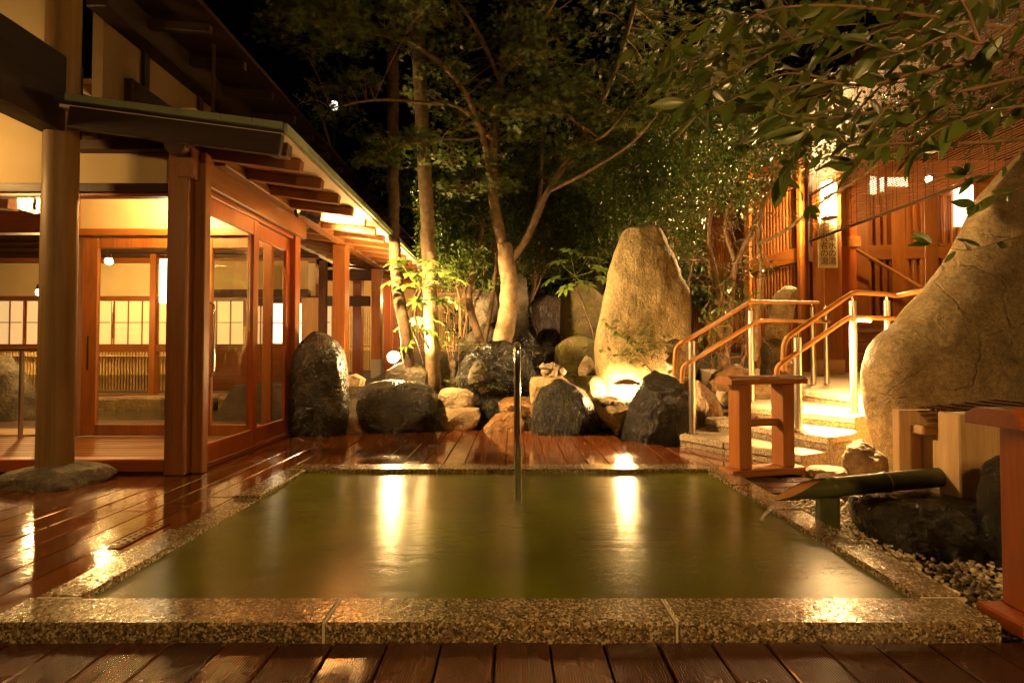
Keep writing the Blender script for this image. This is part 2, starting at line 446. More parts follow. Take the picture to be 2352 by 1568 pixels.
LEAF_LITE = leaf_mat('light_leaf', (.10, .16, .02), (.14, .19, .03), (.20, .22, .04), .4, .4)
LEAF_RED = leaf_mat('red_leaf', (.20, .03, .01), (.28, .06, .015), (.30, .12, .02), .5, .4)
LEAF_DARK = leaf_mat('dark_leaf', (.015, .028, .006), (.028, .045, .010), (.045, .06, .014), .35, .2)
BARK = noisy('tree_bark', (.13, .085, .045), (.27, .19, .105), 14, .85, .8, 40, .01)
BARKD = noisy('dark_bark', (.06, .035, .018), (.14, .085, .045), 18, .85, 1.0, 45, .012)
TWIG = noisy('twig', (.14, .075, .035), (.24, .14, .07), 20, .8, .3)

def glass_mat():
    m = bpy.data.materials.new('clear_glass'); m.use_nodes = True; nt = m.node_tree; nt.nodes.clear()
    out = N(nt, 'ShaderNodeOutputMaterial'); t = N(nt, 'ShaderNodeBsdfTransparent'); g = N(nt, 'ShaderNodeBsdfGlossy')
    t.inputs[0].default_value = (.96, .95, .90, 1); g.inputs['Roughness'].default_value = .01
    f = N(nt, 'ShaderNodeFresnel'); f.inputs['IOR'].default_value = 1.45
    mx = N(nt, 'ShaderNodeMixShader'); gb = N(nt, 'ShaderNodeNewGeometry'); iv = N(nt, 'ShaderNodeMath', operation='SUBTRACT'); iv.inputs[0].default_value = 1.0
    nt.links.new(gb.outputs['Backfacing'], iv.inputs[1]); ml_ = N(nt, 'ShaderNodeMath', operation='MULTIPLY'); nt.links.new(f.outputs[0], ml_.inputs[0]); nt.links.new(iv.outputs[0], ml_.inputs[1])
    nt.links.new(ml_.outputs[0], mx.inputs[0]); nt.links.new(t.outputs[0], mx.inputs[1]); nt.links.new(g.outputs[0], mx.inputs[2])
    nt.links.new(mx.outputs[0], out.inputs[0]); return m
GLASS = glass_mat()
def water_mat(name, c1, c2, rough, bs):
    m, nt, b = new_mat(name); vec = coords(nt, (1, 1, 1), False)
    nt.links.new(ramp(nt, noise_n(nt, vec, 1.1, 3, .5), [(.35, c1), (.62, c2)]), b.inputs['Base Color'])
    b.inputs['Roughness'].default_value = rough; b.inputs['IOR'].default_value = 1.33
    v2 = coords(nt, (1, 3.0, 1), False)
    n1 = noise_n(nt, v2, 5, 2, .5, .3); n2 = noise_n(nt, v2, 75, 2, .5, .2)
    nt.links.new(bump(nt, n2, bs * 1.5, .004, bump(nt, n1, bs * .8, .02)), b.inputs['Normal'])
    return m
WATER = water_mat('murky_hot_spring_water', (.062, .056, .004), (.110, .122, .006), .19, .10)  # greener clouds put the underwater glow into the murky water's colour
WATERI = water_mat('indoor_bath_water', (.05, .045, .02), (.07, .06, .03), .05, .06)
m_, nt_, b_ = new_mat('falling_water'); FALLW = m_
b_.inputs['Base Color'].default_value = (.85, .80, .70, 1); b_.inputs['Alpha'].default_value = .26; b_.inputs['Roughness'].default_value = .15
# ================================================================== SETTING
def ground():
    # one sheet to the horizon: flat by the deck, rising to a planted bed behind the rocks and a hill beyond
    xs = np.concatenate([np.linspace(-60, -8, 10), np.linspace(-7, 9, 81), np.linspace(10, 60, 10)])
    ys = np.concatenate([np.linspace(-40, 1, 8), np.linspace(1.4, 14, 100), np.linspace(15, 90, 16)])
    v, f = [], []
    for y in ys:
        for x in xs:
            e = 5.55 if x < 1.3 else 5.2
            k = min(1, max(0, (y - e) / .5)) if x > -2.15 else 0.0
            z = -.075 + .42 * k
            if x > -2.15 and y > 6.4: z += min(.5, (y - 6.4) * .16)
            if x < -2.15: z = -.075 + (.5 if y > 6.2 and x > -3.6 else 0)
            if y > 13: z += min(3.2, (y - 13) * .25)
            if 5.2 < y < 14 and x > -2: z += .05 * noise.noise(Vector((x * 1.7, y * 1.7, 0)))
            if x > 2.3 and y > 3.3 and y < 9: z = min(z, .30) if y > 5.5 else min(z, -.05)
            v.append((x, y, z))
    nx = len(xs)
    for j in range(len(ys) - 1):
        for i in range(nx - 1):
            a = j * nx + i; f.append((a, a + 1, a + nx + 1, a + nx))
    me = mesh_from('ground', v, f, SOIL, 180)
    return tag(link(bpy.data.objects.new('ground', me)), 'dark soil ground running under the deck and planted bed', None, None, 'structure')
ground()

# ------------------------------------------------------------------ pool numbers
CZ = 0.05
YF0, YF1 = at_z(1176, 1431, CZ).y, at_z(1176, 1371, CZ).y
YB0, YB1 = at_z(1176, 1077, CZ).y, at_z(1176, 1065, CZ).y
XL = at_z(185, 1371, CZ).x; XR = at_z(2115, 1371, CZ).x
XLO, XRO = XL - .15, XR + .15

# ------------------------------------------------------------------ deck planks
deck = MB()
for y in (.5, 1.0):
    deck.bb(-6.5, 2.4, y - .03, y + .03, -.07, -.032, 0)
for y in (1.6, 2.2, 2.8, 3.3):
    deck.bb(-6.5, XLO - .02, y - .03, y + .03, -.07, -.032, 0)
for y in (3.9, 4.5, 5.1):
    deck.bb(-2.35, 1.9, y - .03, y + .03, -.07, -.032, 0)
deck = tag(deck.build('deck', DARKW['x']), 'dark timber joists carrying the wet brown deck boards', None, None, 'structure')
PITCHB = .16; X0 = at_z(1138, 1473.6, 0).x
def plank(x0, x1, y0, y1, mat, parent, z=0.0, bev=.004):
    MB().bb(x0, x1, y0, y1, z - .028, z, bev).build('plank', mat, parent)
k = -42
while True:
    xa = X0 + k * PITCHB + .003; xb = xa + PITCHB - .006
    if xa > 2.5: break
    j = (k * 7919) % 5 * .0009
    if xb > -6.4:
        plank(xa, xb, .25, YF0 - .006, DECKR, deck, -j)
        if xb < XLO - .004:
            yend = 3.40 if xb < -2.28 else 5.42
            js = 2.05 + ((k * 37) % 9) * .12
            plank(xa, xb, YF0 - .001, js, DECK, deck, -j)
            plank(xa, xb, js + .004, yend, DECK, deck, -j)
        elif xa > XLO - .15 and xa < XLO and xb > XLO:
            plank(xa, XLO - .004, YF0 - .001, YB1, DECK, deck, -j)
        if xb >= XLO - .004 and xa < 1.47:
            plank(xa, xb, YB1 + .006, 5.46 if xa < 1.0 else 4.75 - .9 * (xa - 1.0), DECK, deck, -j)
        if 1.47 <= xa < 2.2:
            plank(xa, xb, YB1 + .006, 4.45 - .75 * (xa - 1.47), DECK, deck, -j)
    k += 1

# ------------------------------------------------------------------ pool: water, granite curb
pw = MB().bb(XL - .004, XR + .004, YF1 - .004, YB0 + .004, -.45, .026, 0)
tag(pw.build('pool_water', WATER), 'murky green hot spring water filling the granite pool', None, None, 'structure')
curb = thing('granite_curb', (0, YF0, 0), 'speckled brown granite curb framing the hot spring pool', 'curb')
def stone(x0, x1, y0, y1, z=CZ, zb=-.08): MB().bb(x0, x1, y0, y1, zb, z, .006).build('curb_stone', CURBM, curb)
def joint(x0, x1, y0, y1, z=CZ - .002): MB().bb(x0, x1, y0, y1, -.07, z, .001).build('grout_joint', GROUT, curb)
g = .004
xj = [XLO - .02, at_z(763, 1400, CZ).x, at_z(1537, 1400, CZ).x, XRO - .03]
for a, b in zip(xj[:-1], xj[1:]): stone(a + g, b - g, YF0, YF1)
for x in xj[1:-1]: joint(x - g, x + g, YF0 + .003, YF1 - .003)
yl1, yl2 = at_z(430, 1212, CZ).y, at_z(575, 1138, CZ).y
stone(XLO, XL, YF1 + 2 * g, yl1 - g); stone(XLO, XL, yl1 + g, yl2 - g, .030); stone(XLO, XL, yl2 + g, YB0 - .002)
joint(XLO + .003, XL - .003, YF1, YF1 + 2 * g); joint(XLO + .003, XL - .003, yl1 - g, yl1 + g, .029); joint(XLO + .003, XL - .003, yl2 - g, yl2 + g, .029)
ys = [YF1 + 2 * g, 2.06, 2.52, 2.98, YB0]
zs = [CZ, CZ - .006, CZ - .003, CZ]
for i in range(4): stone(XR, XRO, ys[i] + (g if i else 0), ys[i + 1] - g, zs[i])
for y in ys[1:-1]: joint(XR + .003, XRO - .003, y - g, y + g, CZ - .009)
joint(XR + .003, XRO - .003, YF1, YF1 + 2 * g)
xb_ = [XLO, at_z(1008, 1070, CZ).x, at_z(1338, 1070, CZ).x, XRO]
for a, b in zip(xb_[:-1], xb_[1:]): stone(a + g, b - g, YB0, YB1)
for x in xb_[1:-1]: joint(x - g, x + g, YB0 + .003, YB1 - .003)

# brown timber ledge outside the right curb, under the railing stand
led = thing('timber_ledge', (1.8, 3.2, 0), 'low brown timber ledge between granite curb and steps', 'ledge')
for i in range(3):
    MB().bb(XRO + .006, 2.16, 2.93 + i * .125, 2.93 + i * .125 + .119, -.05, .012, .005).build('plank', DECKR, led)
MB().bb(XRO + .006, 2.15, 2.905, 2.926, -.06, .004, .003).build('fascia_board', DARKW['x'], led)

# drain cover, black discs painted in for its dark holes, left of the pool
dc = at_z(322, 1228, 0)
drain = thing('drain_board', (dc.x, dc.y, 0), 'drain board with dark discs for round holes beside the left curb', 'drain')
MB().bb(dc.x - .035, dc.x + .035, dc.y - .16, dc.y + .16, .0015, .006, .002).build('board', DECK, drain)
hole_disc = mesh_from('hole_disc', *(lambda m: (m.v, m.f))(MB().tube([(0, 0, 0), (0, 0, .0012)], .0085, 12)), plain('hole_disc_black', (.004, .003, .002), .9))
for i in range(9):
    for j in (-1, 1): inst('hole_disc', hole_disc, (dc.x + j * .017, dc.y - .135 + i * .034 + (j * .008), .0062), drain)

# ------------------------------------------------------------------ pebble beds
def ico(sub=1):
    bm = bmesh.new(); bmesh.ops.create_icosphere(bm, subdivisions=sub, radius=1.0)
    v = np.array([p.co[:] for p in bm.verts]); f = [tuple(q.index for q in t.verts) for t in bm.faces]; bm.free(); return v, f
IV, IF = ico(1)
def pebbles(name, pos, size, label):
    n = len(pos); rot = rand_rot(n, .25)
    tv = IV * np.array([1.0, .75, .55])
    o = scatter_mesh(name, tv, IF, pos, rot, size, PEBM, None, True)
    return tag(o, label, 'pebbles', None, 'stuff')
n = 11000
px = RNG.uniform(XRO + .012, 2.75, n); py = RNG.uniform(1.52, 3.3, n)
ok = ~((px < 2.17) & (py > 2.89))
px, py = px[ok], py[ok]; pz = RNG.uniform(-.06, -.006, len(px)) 
pebbles('white_pebbles', np.stack([px, py, pz], 1), RNG.uniform(.008, .0145, len(px)), 'bed of pale rounded pebbles between right curb and big boulder')
lp = at_y(1410, 915, 5.35)
n = 1600
px = RNG.uniform(1.0, 1.75, n); py = RNG.uniform(5.12, 5.75, n); pz = lp.z + RNG.uniform(-.02, .012, n) - .01
LANT_Z = lp.z
pebbles('lantern_pebbles', np.stack([px, py, pz], 1), RNG.uniform(.008, .015, n), 'small white pebbles spread round the glowing lantern')
MB().bb(.95, 1.8, 5.14, 5.8, lp.z - .3, lp.z - .025, .02).build('pebble_base', SOIL).__setitem__('kind', 'structure')

# ------------------------------------------------------------------ granite steps (winding up to the right)
def dp(x, y): return ((2500 + x / 2.94) * .6125, (1350 + y / 2.94) * .6125)
RZ = .108
steps = thing('granite_steps', (2.1, 4.0, 0), 'pale granite garden steps climbing past the big boulder', 'steps')
def step(k, left, corner, side, back):
    z = RZ * k
    a = at_z(*dp(*left), z); b = at_z(*dp(*corner), z); c = at_z(*dp(*side), z)
    poly = [(a.x, a.y), (b.x, b.y), (c.x, c.y)] + back
    inset = Vector((.02, .012))
    e = Vector((b.x - a.x, b.y - a.y)).normalized(); nrm = Vector((-e.y, e.x))
    if nrm.y < 0: nrm = -nrm
    L = Vector((b.x - a.x, b.y - a.y)).length
    # nosing slab in two or three stones, riser course below
    cuts = [0, .42, 1.0] if L < 1.25 else [0, .36, .7, 1.0]
    poly_in = [(p[0], p[1]) for p in poly]
    for i in range(len(cuts) - 1):
        p0 = Vector((a.x, a.y)) + e * (L * cuts[i] + .002); p1 = Vector((a.x, a.y)) + e * (L * cuts[i + 1] - .002)
        dep = .34
        q = [p0, p1, p1 + nrm * dep, p0 + nrm * dep]
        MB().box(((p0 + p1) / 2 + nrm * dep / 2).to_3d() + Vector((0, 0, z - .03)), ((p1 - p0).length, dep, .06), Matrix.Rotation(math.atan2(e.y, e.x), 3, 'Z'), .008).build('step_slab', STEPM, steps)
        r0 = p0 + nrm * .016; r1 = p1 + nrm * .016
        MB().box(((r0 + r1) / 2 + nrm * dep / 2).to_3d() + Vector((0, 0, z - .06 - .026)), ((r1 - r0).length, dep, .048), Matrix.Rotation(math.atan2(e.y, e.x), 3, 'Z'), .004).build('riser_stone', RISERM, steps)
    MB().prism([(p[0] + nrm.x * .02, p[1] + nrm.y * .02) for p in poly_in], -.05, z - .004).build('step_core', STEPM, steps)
    return a, b
S1 = step(1, (135, 815), (1480, 1045), (1785, 1005), [(2.7, 4.1), (2.2, 5.2)])
S2 = step(2, (415, 640), (1785, 845), (2085, 790), [(2.95, 4.3), (2.6, 5.6), (2.3, 5.5)])
S3 = step(3, (690, 495), (2080, 620), (2235, 600), [(3.3, 4.4), (3.3, 6.0), (2.8, 6.0)])
a = at_z(*dp(1260, 310), RZ * 4); b = at_z(*dp(2030, 400), RZ * 4)
step(4, (1260, 310), (2030, 400), (2150, 410), [(3.9, 4.8), (3.9, 6.2), (3.3, 6.3)])
# landing paving beyond, rising gently to the entrance
land = MB()
lv = [(a.x + .02, a.y, RZ * 4 - .006), (b.x + .03, b.y, RZ * 4 - .006), (6.0, 3.6, RZ * 4), (9.5, 4.5, .5), (9.5, 9.6, .56), (3.6, 9.6, .56), (3.1, 7.2, .5)]
land.add(lv + [(p[0], p[1], -.1) for p in lv], [tuple(range(7))] + [(i, i + 7, (i + 1) % 7 + 7, (i + 1) % 7) for i in range(7)])
tag(land.build('landing', STONEF), 'pale stone landing at the top of the granite steps', None, None, 'structure')
# ================================================================== LEFT BATHHOUSE (glass vestibule, lean-to roof, covered walk)
XW = -2.32                      # door wall plane
YG = 3.47                       # front glass plane
bath = thing('bathhouse', (-2.4, 3.45, 0), 'wood and glass bathhouse with lit plaster and lean-to roof', 'building')
def part(mb, name, mat, parent=bath, smooth=None): return mb.build(name, mat, parent, smooth)
def sub(mb, name, mat, parent): return mb.build(name, mat, parent)
# floor inside
fl = MB()
fl.bb(-9.5, XW - .02, YG + .06, 6.2, -.3, -.012, 0)
flo = tag(part(fl, 'vestibule_floor', DARKW['x'], None), 'timber floor base inside the glass vestibule', None, None, 'structure')
for i in range(16):
    y = YG + .10 + i * .098
    if y > 4.78: break
    MB().bb(-6.4, XW - .06, y, y + .092, -.010, .018, .003).build('plank', MIDW['x'], flo)

# corner post, jamb and front sill
pc = at_y(400, 1000, YG - .09)
part(MB().bb(pc.x - .075, pc.x + .068, YG - .09, YG + .05, 0.0, 2.36, .008), 'corner_post', MIDW['z'])
part(MB().bb(pc.x + .072, pc.x + .15, YG - .02, YG + .05, 0.0, 2.30, .006), 'door_jamb', MIDW['z'])
part(MB().bb(-6.5, pc.x - .077, YG - .05, YG + .05, .015, .105, .006), 'sill_beam', REDW['x'])
part(MB().bb(-6.5, pc.x - .077, YG - .02, YG + .04, -.03, .013, .002), 'sill_base', DARKW['x'])
part(MB().bb(-6.5, pc.x - .077, YG - .045, YG + .05, 2.00, 2.065, .005), 'window_header', DARKW['x'])
part(MB().bb(-6.5, pc.x - .077, YG - .03, YG + .04, 1.975, 1.998, .003), 'header_trim', REDW['x'])
part(MB().bb(-3.2, pc.x - .077, YG - .006, YG + .000, .107, 1.973, 0), 'front_pane', GLASS)
part(MB().bb(-6.5, -3.204, YG - .006, YG + .000, .107, 1.973, 0), 'front_pane', GLASS)
# plaster above the header, up to the eave
part(MB().bb(-6.5, pc.x - .077, YG + .012, YG + .09, 2.066, 2.62, 0), 'plaster_panel', PLASTER)
part(MB().bb(-6.5, -3.24, YG + .02, YG + .10, 2.621, 4.9, 0), 'plaster_panel', PLASTER)
# log beam end above the corner post
lp_ = at_y(403, 330, YG - .15)
part(MB().tube([(lp_.x, YG - .16, lp_.z), (lp_.x, 5.4, lp_.z)], .075, 20), 'log_beam', DARKW['y'], smooth=40)
part(MB().bb(lp_.x - .8, XW + .0, YG - .06, YG + .03, 2.30, 2.42, .006), 'tie_beam', DARKW['x'])

# round column in front of the glass on its stone, with the big dark beam it carries
colp = at_y(126, 1070, 3.22)
part(MB().tube([(colp.x, 3.22, .09), (colp.x, 3.22, 1.2), (colp.x, 3.22, 2.4), (colp.x, 3.22, 4.6)], [.097, .096, .094, .09], 32), 'round_column', OLDLOG['z'], smooth=40)
bz0, bz1 = at_y(120, 312, 3.22).z, at_y(120, 140, 3.22).z
part(MB().bb(colp.x - .09, colp.x + .075, .4, 3.30, bz0, bz1, .01), 'eave_girder', BLACKW['y'])

# ---- door wall (plane XW, running away from camera)
YD1 = at_z(668, 997, 0).y
part(MB().bb(XW - .05, XW + .05, YD1 - .03, YD1 + .09, 0, 2.30, .006), 'end_post', REDW['z'])
part(MB().bb(XW - .04, XW + .075, YG - .10, YD1 + .18, 2.085, 2.31, .008), 'lintel_board', MIDW['y'])
part(MB().bb(XW - .03, XW + .03, YG + .08, YD1 - .035, 2.045, 2.084, .004), 'lintel_trim', REDW['y'])
part(MB().bb(XW - .05, XW + .03, YG + .08, YD1 - .035, -.02, .02, .004), 'door_track', REDW['y'])
part(MB().bb(XW - .12, XW - .02, YG + .06, YD1 + .1, 2.32, 2.66, 0), 'plaster_panel', PLASTER)
def leaf(y0, y1, x, handle):
    f = MB(); w = .085; t = .036
    f.bb(x - t / 2, x + t / 2, y0, y0 + w, .03, 2.035, .004); f.bb(x - t / 2, x + t / 2, y1 - w, y1, .03, 2.035, .004)
    f.bb(x - t / 2 + .001, x + t / 2 - .001, y0 + w, y1 - w, .03, .175, .004); f.bb(x - t / 2 + .001, x + t / 2 - .001, y0 + w, y1 - w, 1.90, 2.035, .004)
    d = part(f, 'sliding_door', REDW['z'])
    sub(MB().bb(x - .003, x + .003, y0 + w - .01, y1 - w + .01, .17, 1.905, 0), 'door_pane', GLASS, d)
    if handle:
        pts = smooth_path([(x + .018, y0 + .05, 1.22), (x + .05, y0 + .05, 1.225), (x + .07, y0 + .05, 1.20), (x + .072, y0 + .05, 1.10), (x + .072, y0 + .05, .78), (x + .07, y0 + .05, .71), (x + .05, y0 + .05, .685), (x + .018, y0 + .05, .69)], 4)
        h = MB().tube(pts, .0125, 12).build('door_handle', CHROME, d, 60)
ym = (YG + YD1) / 2 + .05
leaf(YG + .09, ym + .02, XW + .018, True)
leaf(ym - .03, YD1 - .035, XW - .022, False)

# ---- inner partition of the vestibule
YI = 4.84
xi0, xi1 = at_z(178, 995, .02).x, at_z(215, 995, .02).x
part(MB().bb(xi0, xi1 - .02, YI - .06, YI + .10, .02, 2.40, .006), 'inner_post', MIDW['z'])
part(MB().bb(xi1 - .015, XW - .07, YI - .05, YI + .05, 2.02, 2.09, .005), 'inner_header', CEDAR['x'])
part(MB().bb(xi1 - .1, XW - .07, YI + .0, YI + .08, 2.091, 2.40, 0), 'plaster_panel', PLASTER)
fr = MB(); dx0, dx1 = xi1 + .03, -3.12
fr.bb(dx0, dx0 + .15, YI - .02, YI + .02, .03, 2.015, .004); fr.bb(dx1 - .11, dx1, YI - .02, YI + .02, .03, 2.015, .004)
fr.bb(dx0 + .15, dx1 - .11, YI - .019, YI + .019, .03, .14, .004); fr.bb(dx0 + .15, dx1 - .11, YI - .019, YI + .019, 1.90, 2.015, .004)
idr = part(fr, 'inner_door', CEDAR['z'])
sub(MB().bb(dx0 + .14, dx1 - .10, YI - .003, YI + .003, .13, 1.91, 0), 'door_pane', GLASS, idr)
sub(MB().bb(dx0 + .06, dx0 + .075, YI - .0235, YI - .0205, .68, 1.02, 0), 'door_pull', BLACKM, idr)
fr = MB()
fr.bb(dx1 + .02, dx1 + .12, YI - .02, YI + .02, .03, 2.015, .004); fr.bb(XW - .17, XW - .08, YI - .02, YI + .02, .03, 2.015, .004)
fr.bb(dx1 + .12, XW - .17, YI - .019, YI + .019, .03, .14, .004); fr.bb(dx1 + .12, XW - .17, YI - .019, YI + .019, 1.90, 2.015, .004)
idr = part(fr, 'inner_door', CEDAR['z'])
sub(MB().bb(dx1 + .11, XW - .16, YI - .003, YI + .003, .13, 1.91, 0), 'door_pane', GLASS, idr)
# lit sign panel on the wall inside, ceiling boards and rafters of the bath room
lsp = at_y(376, 645, YI - .2)
ls = part(MB().bb(lsp.x - .075, lsp.x + .16, YI - .16, YI - .12, lsp.z - .21, lsp.z + .22, .006), 'guide_light_panel', emit('guide_panel', (.85, 1.0, .72), 1.0))
part(MB().bb(-9.5, -3.15, YG + .1, YI + .1, 2.86, 2.9, 0), 'vestibule_ceiling', PINE['x'])
for i in range(9):
    x = -6.9 + i * .45
    part(MB().beam((x, YG + .12, 2.78), (x, 8.2, 3.3), .06, .09), 'ceiling_rafter', CEDAR['y'])
part(MB().add([(-9.5, YI + .1, 2.92), (-3.15, YI + .1, 2.92), (-3.15, 8.3, 3.42), (-9.5, 8.3, 3.42)], [(0, 1, 2, 3)]), 'bath_ceiling', PINE['y'])
part(MB().bb(-6.4, -4.5, YI + .25, YI + .36, 2.12, 2.40, .006), 'cross_beam', MIDW['x'])
part(MB().beam((-6.6, 4.2, 2.35), (-4.35, 4.2, 2.20), .10, .20), 'cross_beam', MIDW['x'])

# ---- back wall of the bath room with lit paper screens and a low garden window
YBW = 8.1
part(MB().bb(-10.5, -3.3, YBW, YBW + .08, 1.80, 2.35, 0), 'plaster_panel', PLASTER)
part(MB().bb(-10.5, -3.3, YBW - .03, YBW + .05, 1.72, 1.795, .004), 'screen_rail', CEDAR['x'])
part(MB().bb(-10.5, -3.3, YBW - .03, YBW + .05, .86, .99, .004), 'screen_rail', CEDAR['x'])
part(MB().bb(-10.5, -3.3, YBW - .02, YBW + .06, .05, .16, .004), 'window_sill', CEDAR['x'])
part(MB().bb(-10.5, -3.3, YBW - .02, YBW + .06, 2.36, 2.44, .004), 'louver_rail', CEDAR['x'])
for i in range(5):
    part(MB().box((-6.9, YBW + .02, 2.50 + i * .10), (7.2, .05, .025), Matrix.Rotation(R(25), 3, 'X'), .002), 'louver_slat', DARKW['x'])
part(MB().bb(-10.5, -3.3, YBW + .1, YBW + .14, 2.44, 3.4, 0), 'louver_back', DARKW['x'])
xs_ = -10.4; i = 0
while xs_ < -3.4:
    sp = part(MB().bb(xs_ + .03, xs_ + .70, YBW + .012, YBW + .02, .995, 1.715, 0), 'paper_screen', SHOJI)
    for gx in (0, .233, .467, .70): sub(MB().bb(xs_ + .022 + gx, xs_ + .038 + gx, YBW - .004, YBW + .010, .992, 1.718, 0), 'muntin', CEDAR['z'], sp)
    sub(MB().bb(xs_ + .04, xs_ + .69, YBW - .002, YBW + .009, 1.35, 1.363, 0), 'muntin', CEDAR['x'], sp)
    xs_ += .74; i += 1
for x in (-9.2, -7.6, -6.0, -4.4): part(MB().bb(x - .05, x + .05, YBW - .05, YBW + .07, -.1, 2.5, .005), 'wall_post', CEDAR['z'])
# indoor bath: water, stone rim, rock
tag(MB().bb(-11, -3.4, 5.3, YBW - .35, -.4, -.06, 0).build('indoor_bath_water', WATERI), 'still water of the indoor bath behind the glass', None, None, 'structure')
rim = thing('indoor_bath_rim', (-6, 7.8, 0), 'low rough stone rim along the back of the indoor bath', 'rim')
for i in range(9):
    x = -10.2 + i * .78
    m = MB().box((x + .38, YBW - .24 + .03 * math.sin(i * 2.1), .02 + .02 * math.sin(i * 1.3)), (.74, .26, .26), Matrix.Rotation(.06 * math.sin(i * 5), 3, 'Z'), .04)
    m.build('rim_stone', ROCK_TAN, rim)
MB().bb(-6.5, xi0 - .02, YI + .06, 5.28, -.1, .03, .01).build('rim_board', PINE['x'], rim)
# small garden seen through the low window
gard = thing('inner_bamboo_fence', (-6, 9.3, 0), 'lit bamboo fence in the small garden behind the bathroom window', 'fence')
bp = mesh_from('bamboo_pole', *(lambda m: (m.v, m.f))(MB().tube([(0, 0, 0), (0, 0, .45), (0, 0, .455), (0, 0, .465), (0, 0, .47), (0, 0, 1.15)], [.02, .02, .023, .023, .02, .02], 8)), BAMBY, 40)
for i in range(120):
    inst('bamboo_pole', bp, (-10.5 + i * .058, 9.3, -.05 + RNG.uniform(0, .03)), gard)
MB().tube([(-10.6, 9.26, .78), (-3.5, 9.26, .78)], .018, 8).build('fence_rail', BAMBY, gard, 40)
tag(MB().bb(-11, -3.3, 8.2, 10.5, -.1, .12, 0).build('inner_garden_bed', SOIL), 'soil bed of the small garden behind the bath', None, None, 'structure')
# handrail inside
hr = thing('indoor_handrail', (-5, 4.9, 0), 'steel handrail with one upright standing in front of the indoor bath', 'handrail')
hz = at_y(100, 803, 4.75).z
MB().tube([(-8, 4.75, hz), (xi0 + .06, 4.75, hz)], .018, 12).build('rail', STEEL, hr, 60)
hx = at_y(49, 900, 4.75).x
MB().tube([(hx, 4.75, .02), (hx, 4.75, hz)], .018, 12).build('post', STEEL, hr, 60)
MB().tube([(xi0 + .05, 4.75, hz), (xi0 + .07, 4.75, hz)], .038, 16).build('flange', STEEL, hr, 60)

# ---- lean-to roof: rafters, soffit, copper edge
XE = -1.46; ZE = at_y(660, 300, 3.15).z
SL = (at_y(180, 236, 3.15).z - ZE) / (at_y(180, 236, 3.15).x - XE)      # negative slope per metre of x
def zr(x): return ZE + SL * (x - XE)
def strip(name, x0, x1, y0, y1, off0, off1, mat):
    v = [(x, y, zr(x) + o) for o in (off0, off1) for (x, y) in ((x0, y0), (x1, y0), (x1, y1), (x0, y1))]
    f = [(3, 2, 1, 0), (4, 5, 6, 7), (0, 1, 5, 4), (1, 2, 6, 5), (2, 3, 7, 6), (3, 0, 4, 7)]
    return part(MB().add(v, f), name, mat)
Y9 = 11.2
strip('soffit_boards', -3.35, XE - .02, 3.12, Y9, -.055, -.035, SOFFIT)
strip('roof_deck', -3.45, XE, 3.08, Y9, -.034, .0, ROOFM)
# copper verge strips along the front and the eave, in short lengths
vx = np.linspace(-2.86, XE - .004, 8)
for a_, b2 in zip(vx[:-1], vx[1:]):
    strip('copper_strip', a_ + .002, b2 - .001, 3.055, 3.079, -.032, .012, COPPER)
part(MB().beam((XE + .014, 3.06, ZE - .022), (XE + .014, Y9, ZE - .022), .026, .055, .003), 'eave_edge', COPPER)
v0, v1 = -2.86, XE - .03
part(MB().beam((v0, 3.10, zr(v0) - .125), (v1, 3.10, zr(v1) - .125), .045, .14, .006), 'barge_board', BLACKW['x'])
part(MB().beam((v1 - .1, 3.17, zr(v1) - .12), (v1 + .02, 3.17, zr(v1) - .135), .07, .09, .004), 'rafter_tail', DARKW['x'])
for i in range(20):
    y = 3.54 + i * .388
    if y > Y9 - .05: break
    part(MB().beam((-3.0, y, zr(-3.0) - .10), (XE - .09, y, zr(XE - .09) - .10), .062, .085, .004), 'rafter', MIDW['x'])
# purlin on the walkway posts with conduit, floodlight wiring
ZP = 2.27
part(MB().bb(-2.29, -2.16, 3.62, 8.42, ZP - .005, ZP + .125, .006), 'purlin', MIDW['y'])
cd = part(MB().tube([(-2.13, 3.5, ZP + .10), (-2.13, 6.8, ZP + .115)], .010, 8), 'conduit', GREYBOX, smooth=60)
part(MB().tube([(-2.13, 6.95, ZP + .115), (-2.13, 8.4, ZP + .115)], .014, 8), 'conduit', GREYBOX, smooth=60)
part(MB().tube([(-2.13, 6.80, ZP + .10), (-2.13, 6.95, ZP + .10)], .035, 12), 'junction_box', BLACKM, smooth=60)
# posts of the covered walk
def wpost(px, py_, Y, w, zb, zt, mat=CEDAR):
    p = at_y(px, py_, Y)
    return part(MB().bb(p.x - w / 2, p.x + w / 2, Y - w / 2, Y + w / 2, zb, zt, .006), 'walk_post', mat['z'])
wpost(783, 700, 6.36, .165, .2, ZP - .006); wpost(866, 700, 8.2, .155, .3, ZP - .006)
wpost(823, 700, 8.6, .155, .3, 2.30, REDW); wpost(892, 700, 10.1, .14, .3, 2.30, REDW); wpost(912, 700, 11.0, .14, .3, 2.30, REDW); wpost(737, 740, 8.05, .14, .3, 2.30, REDW)
bc = at_y(866, 828, 8.2); part(MB().bb(bc.x - .083, bc.x + .083, 8.2 - .083, 8.2 + .083, .3, .74, .004), 'post_base', GREYBOX)
part(MB().bb(-3.6, -2.30, 8.32, 8.42, 2.10, 2.28, .006), 'walk_beam', DARKW['x'])
part(MB().bb(-4.3, -2.35, 7.92, 8.02, 1.62, 1.78, .006), 'walk_beam', DARKW['x'])
part(MB().beam((-3.6, 5.3, 2.62), (-2.35, 8.3, 2.36), .08, .12), 'walk_brace', MIDW['y'])
part(MB().beam((-3.9, 6.3, 2.30), (-2.9, 6.3, 2.16), .10, .14), 'walk_brace', MIDW['x'])
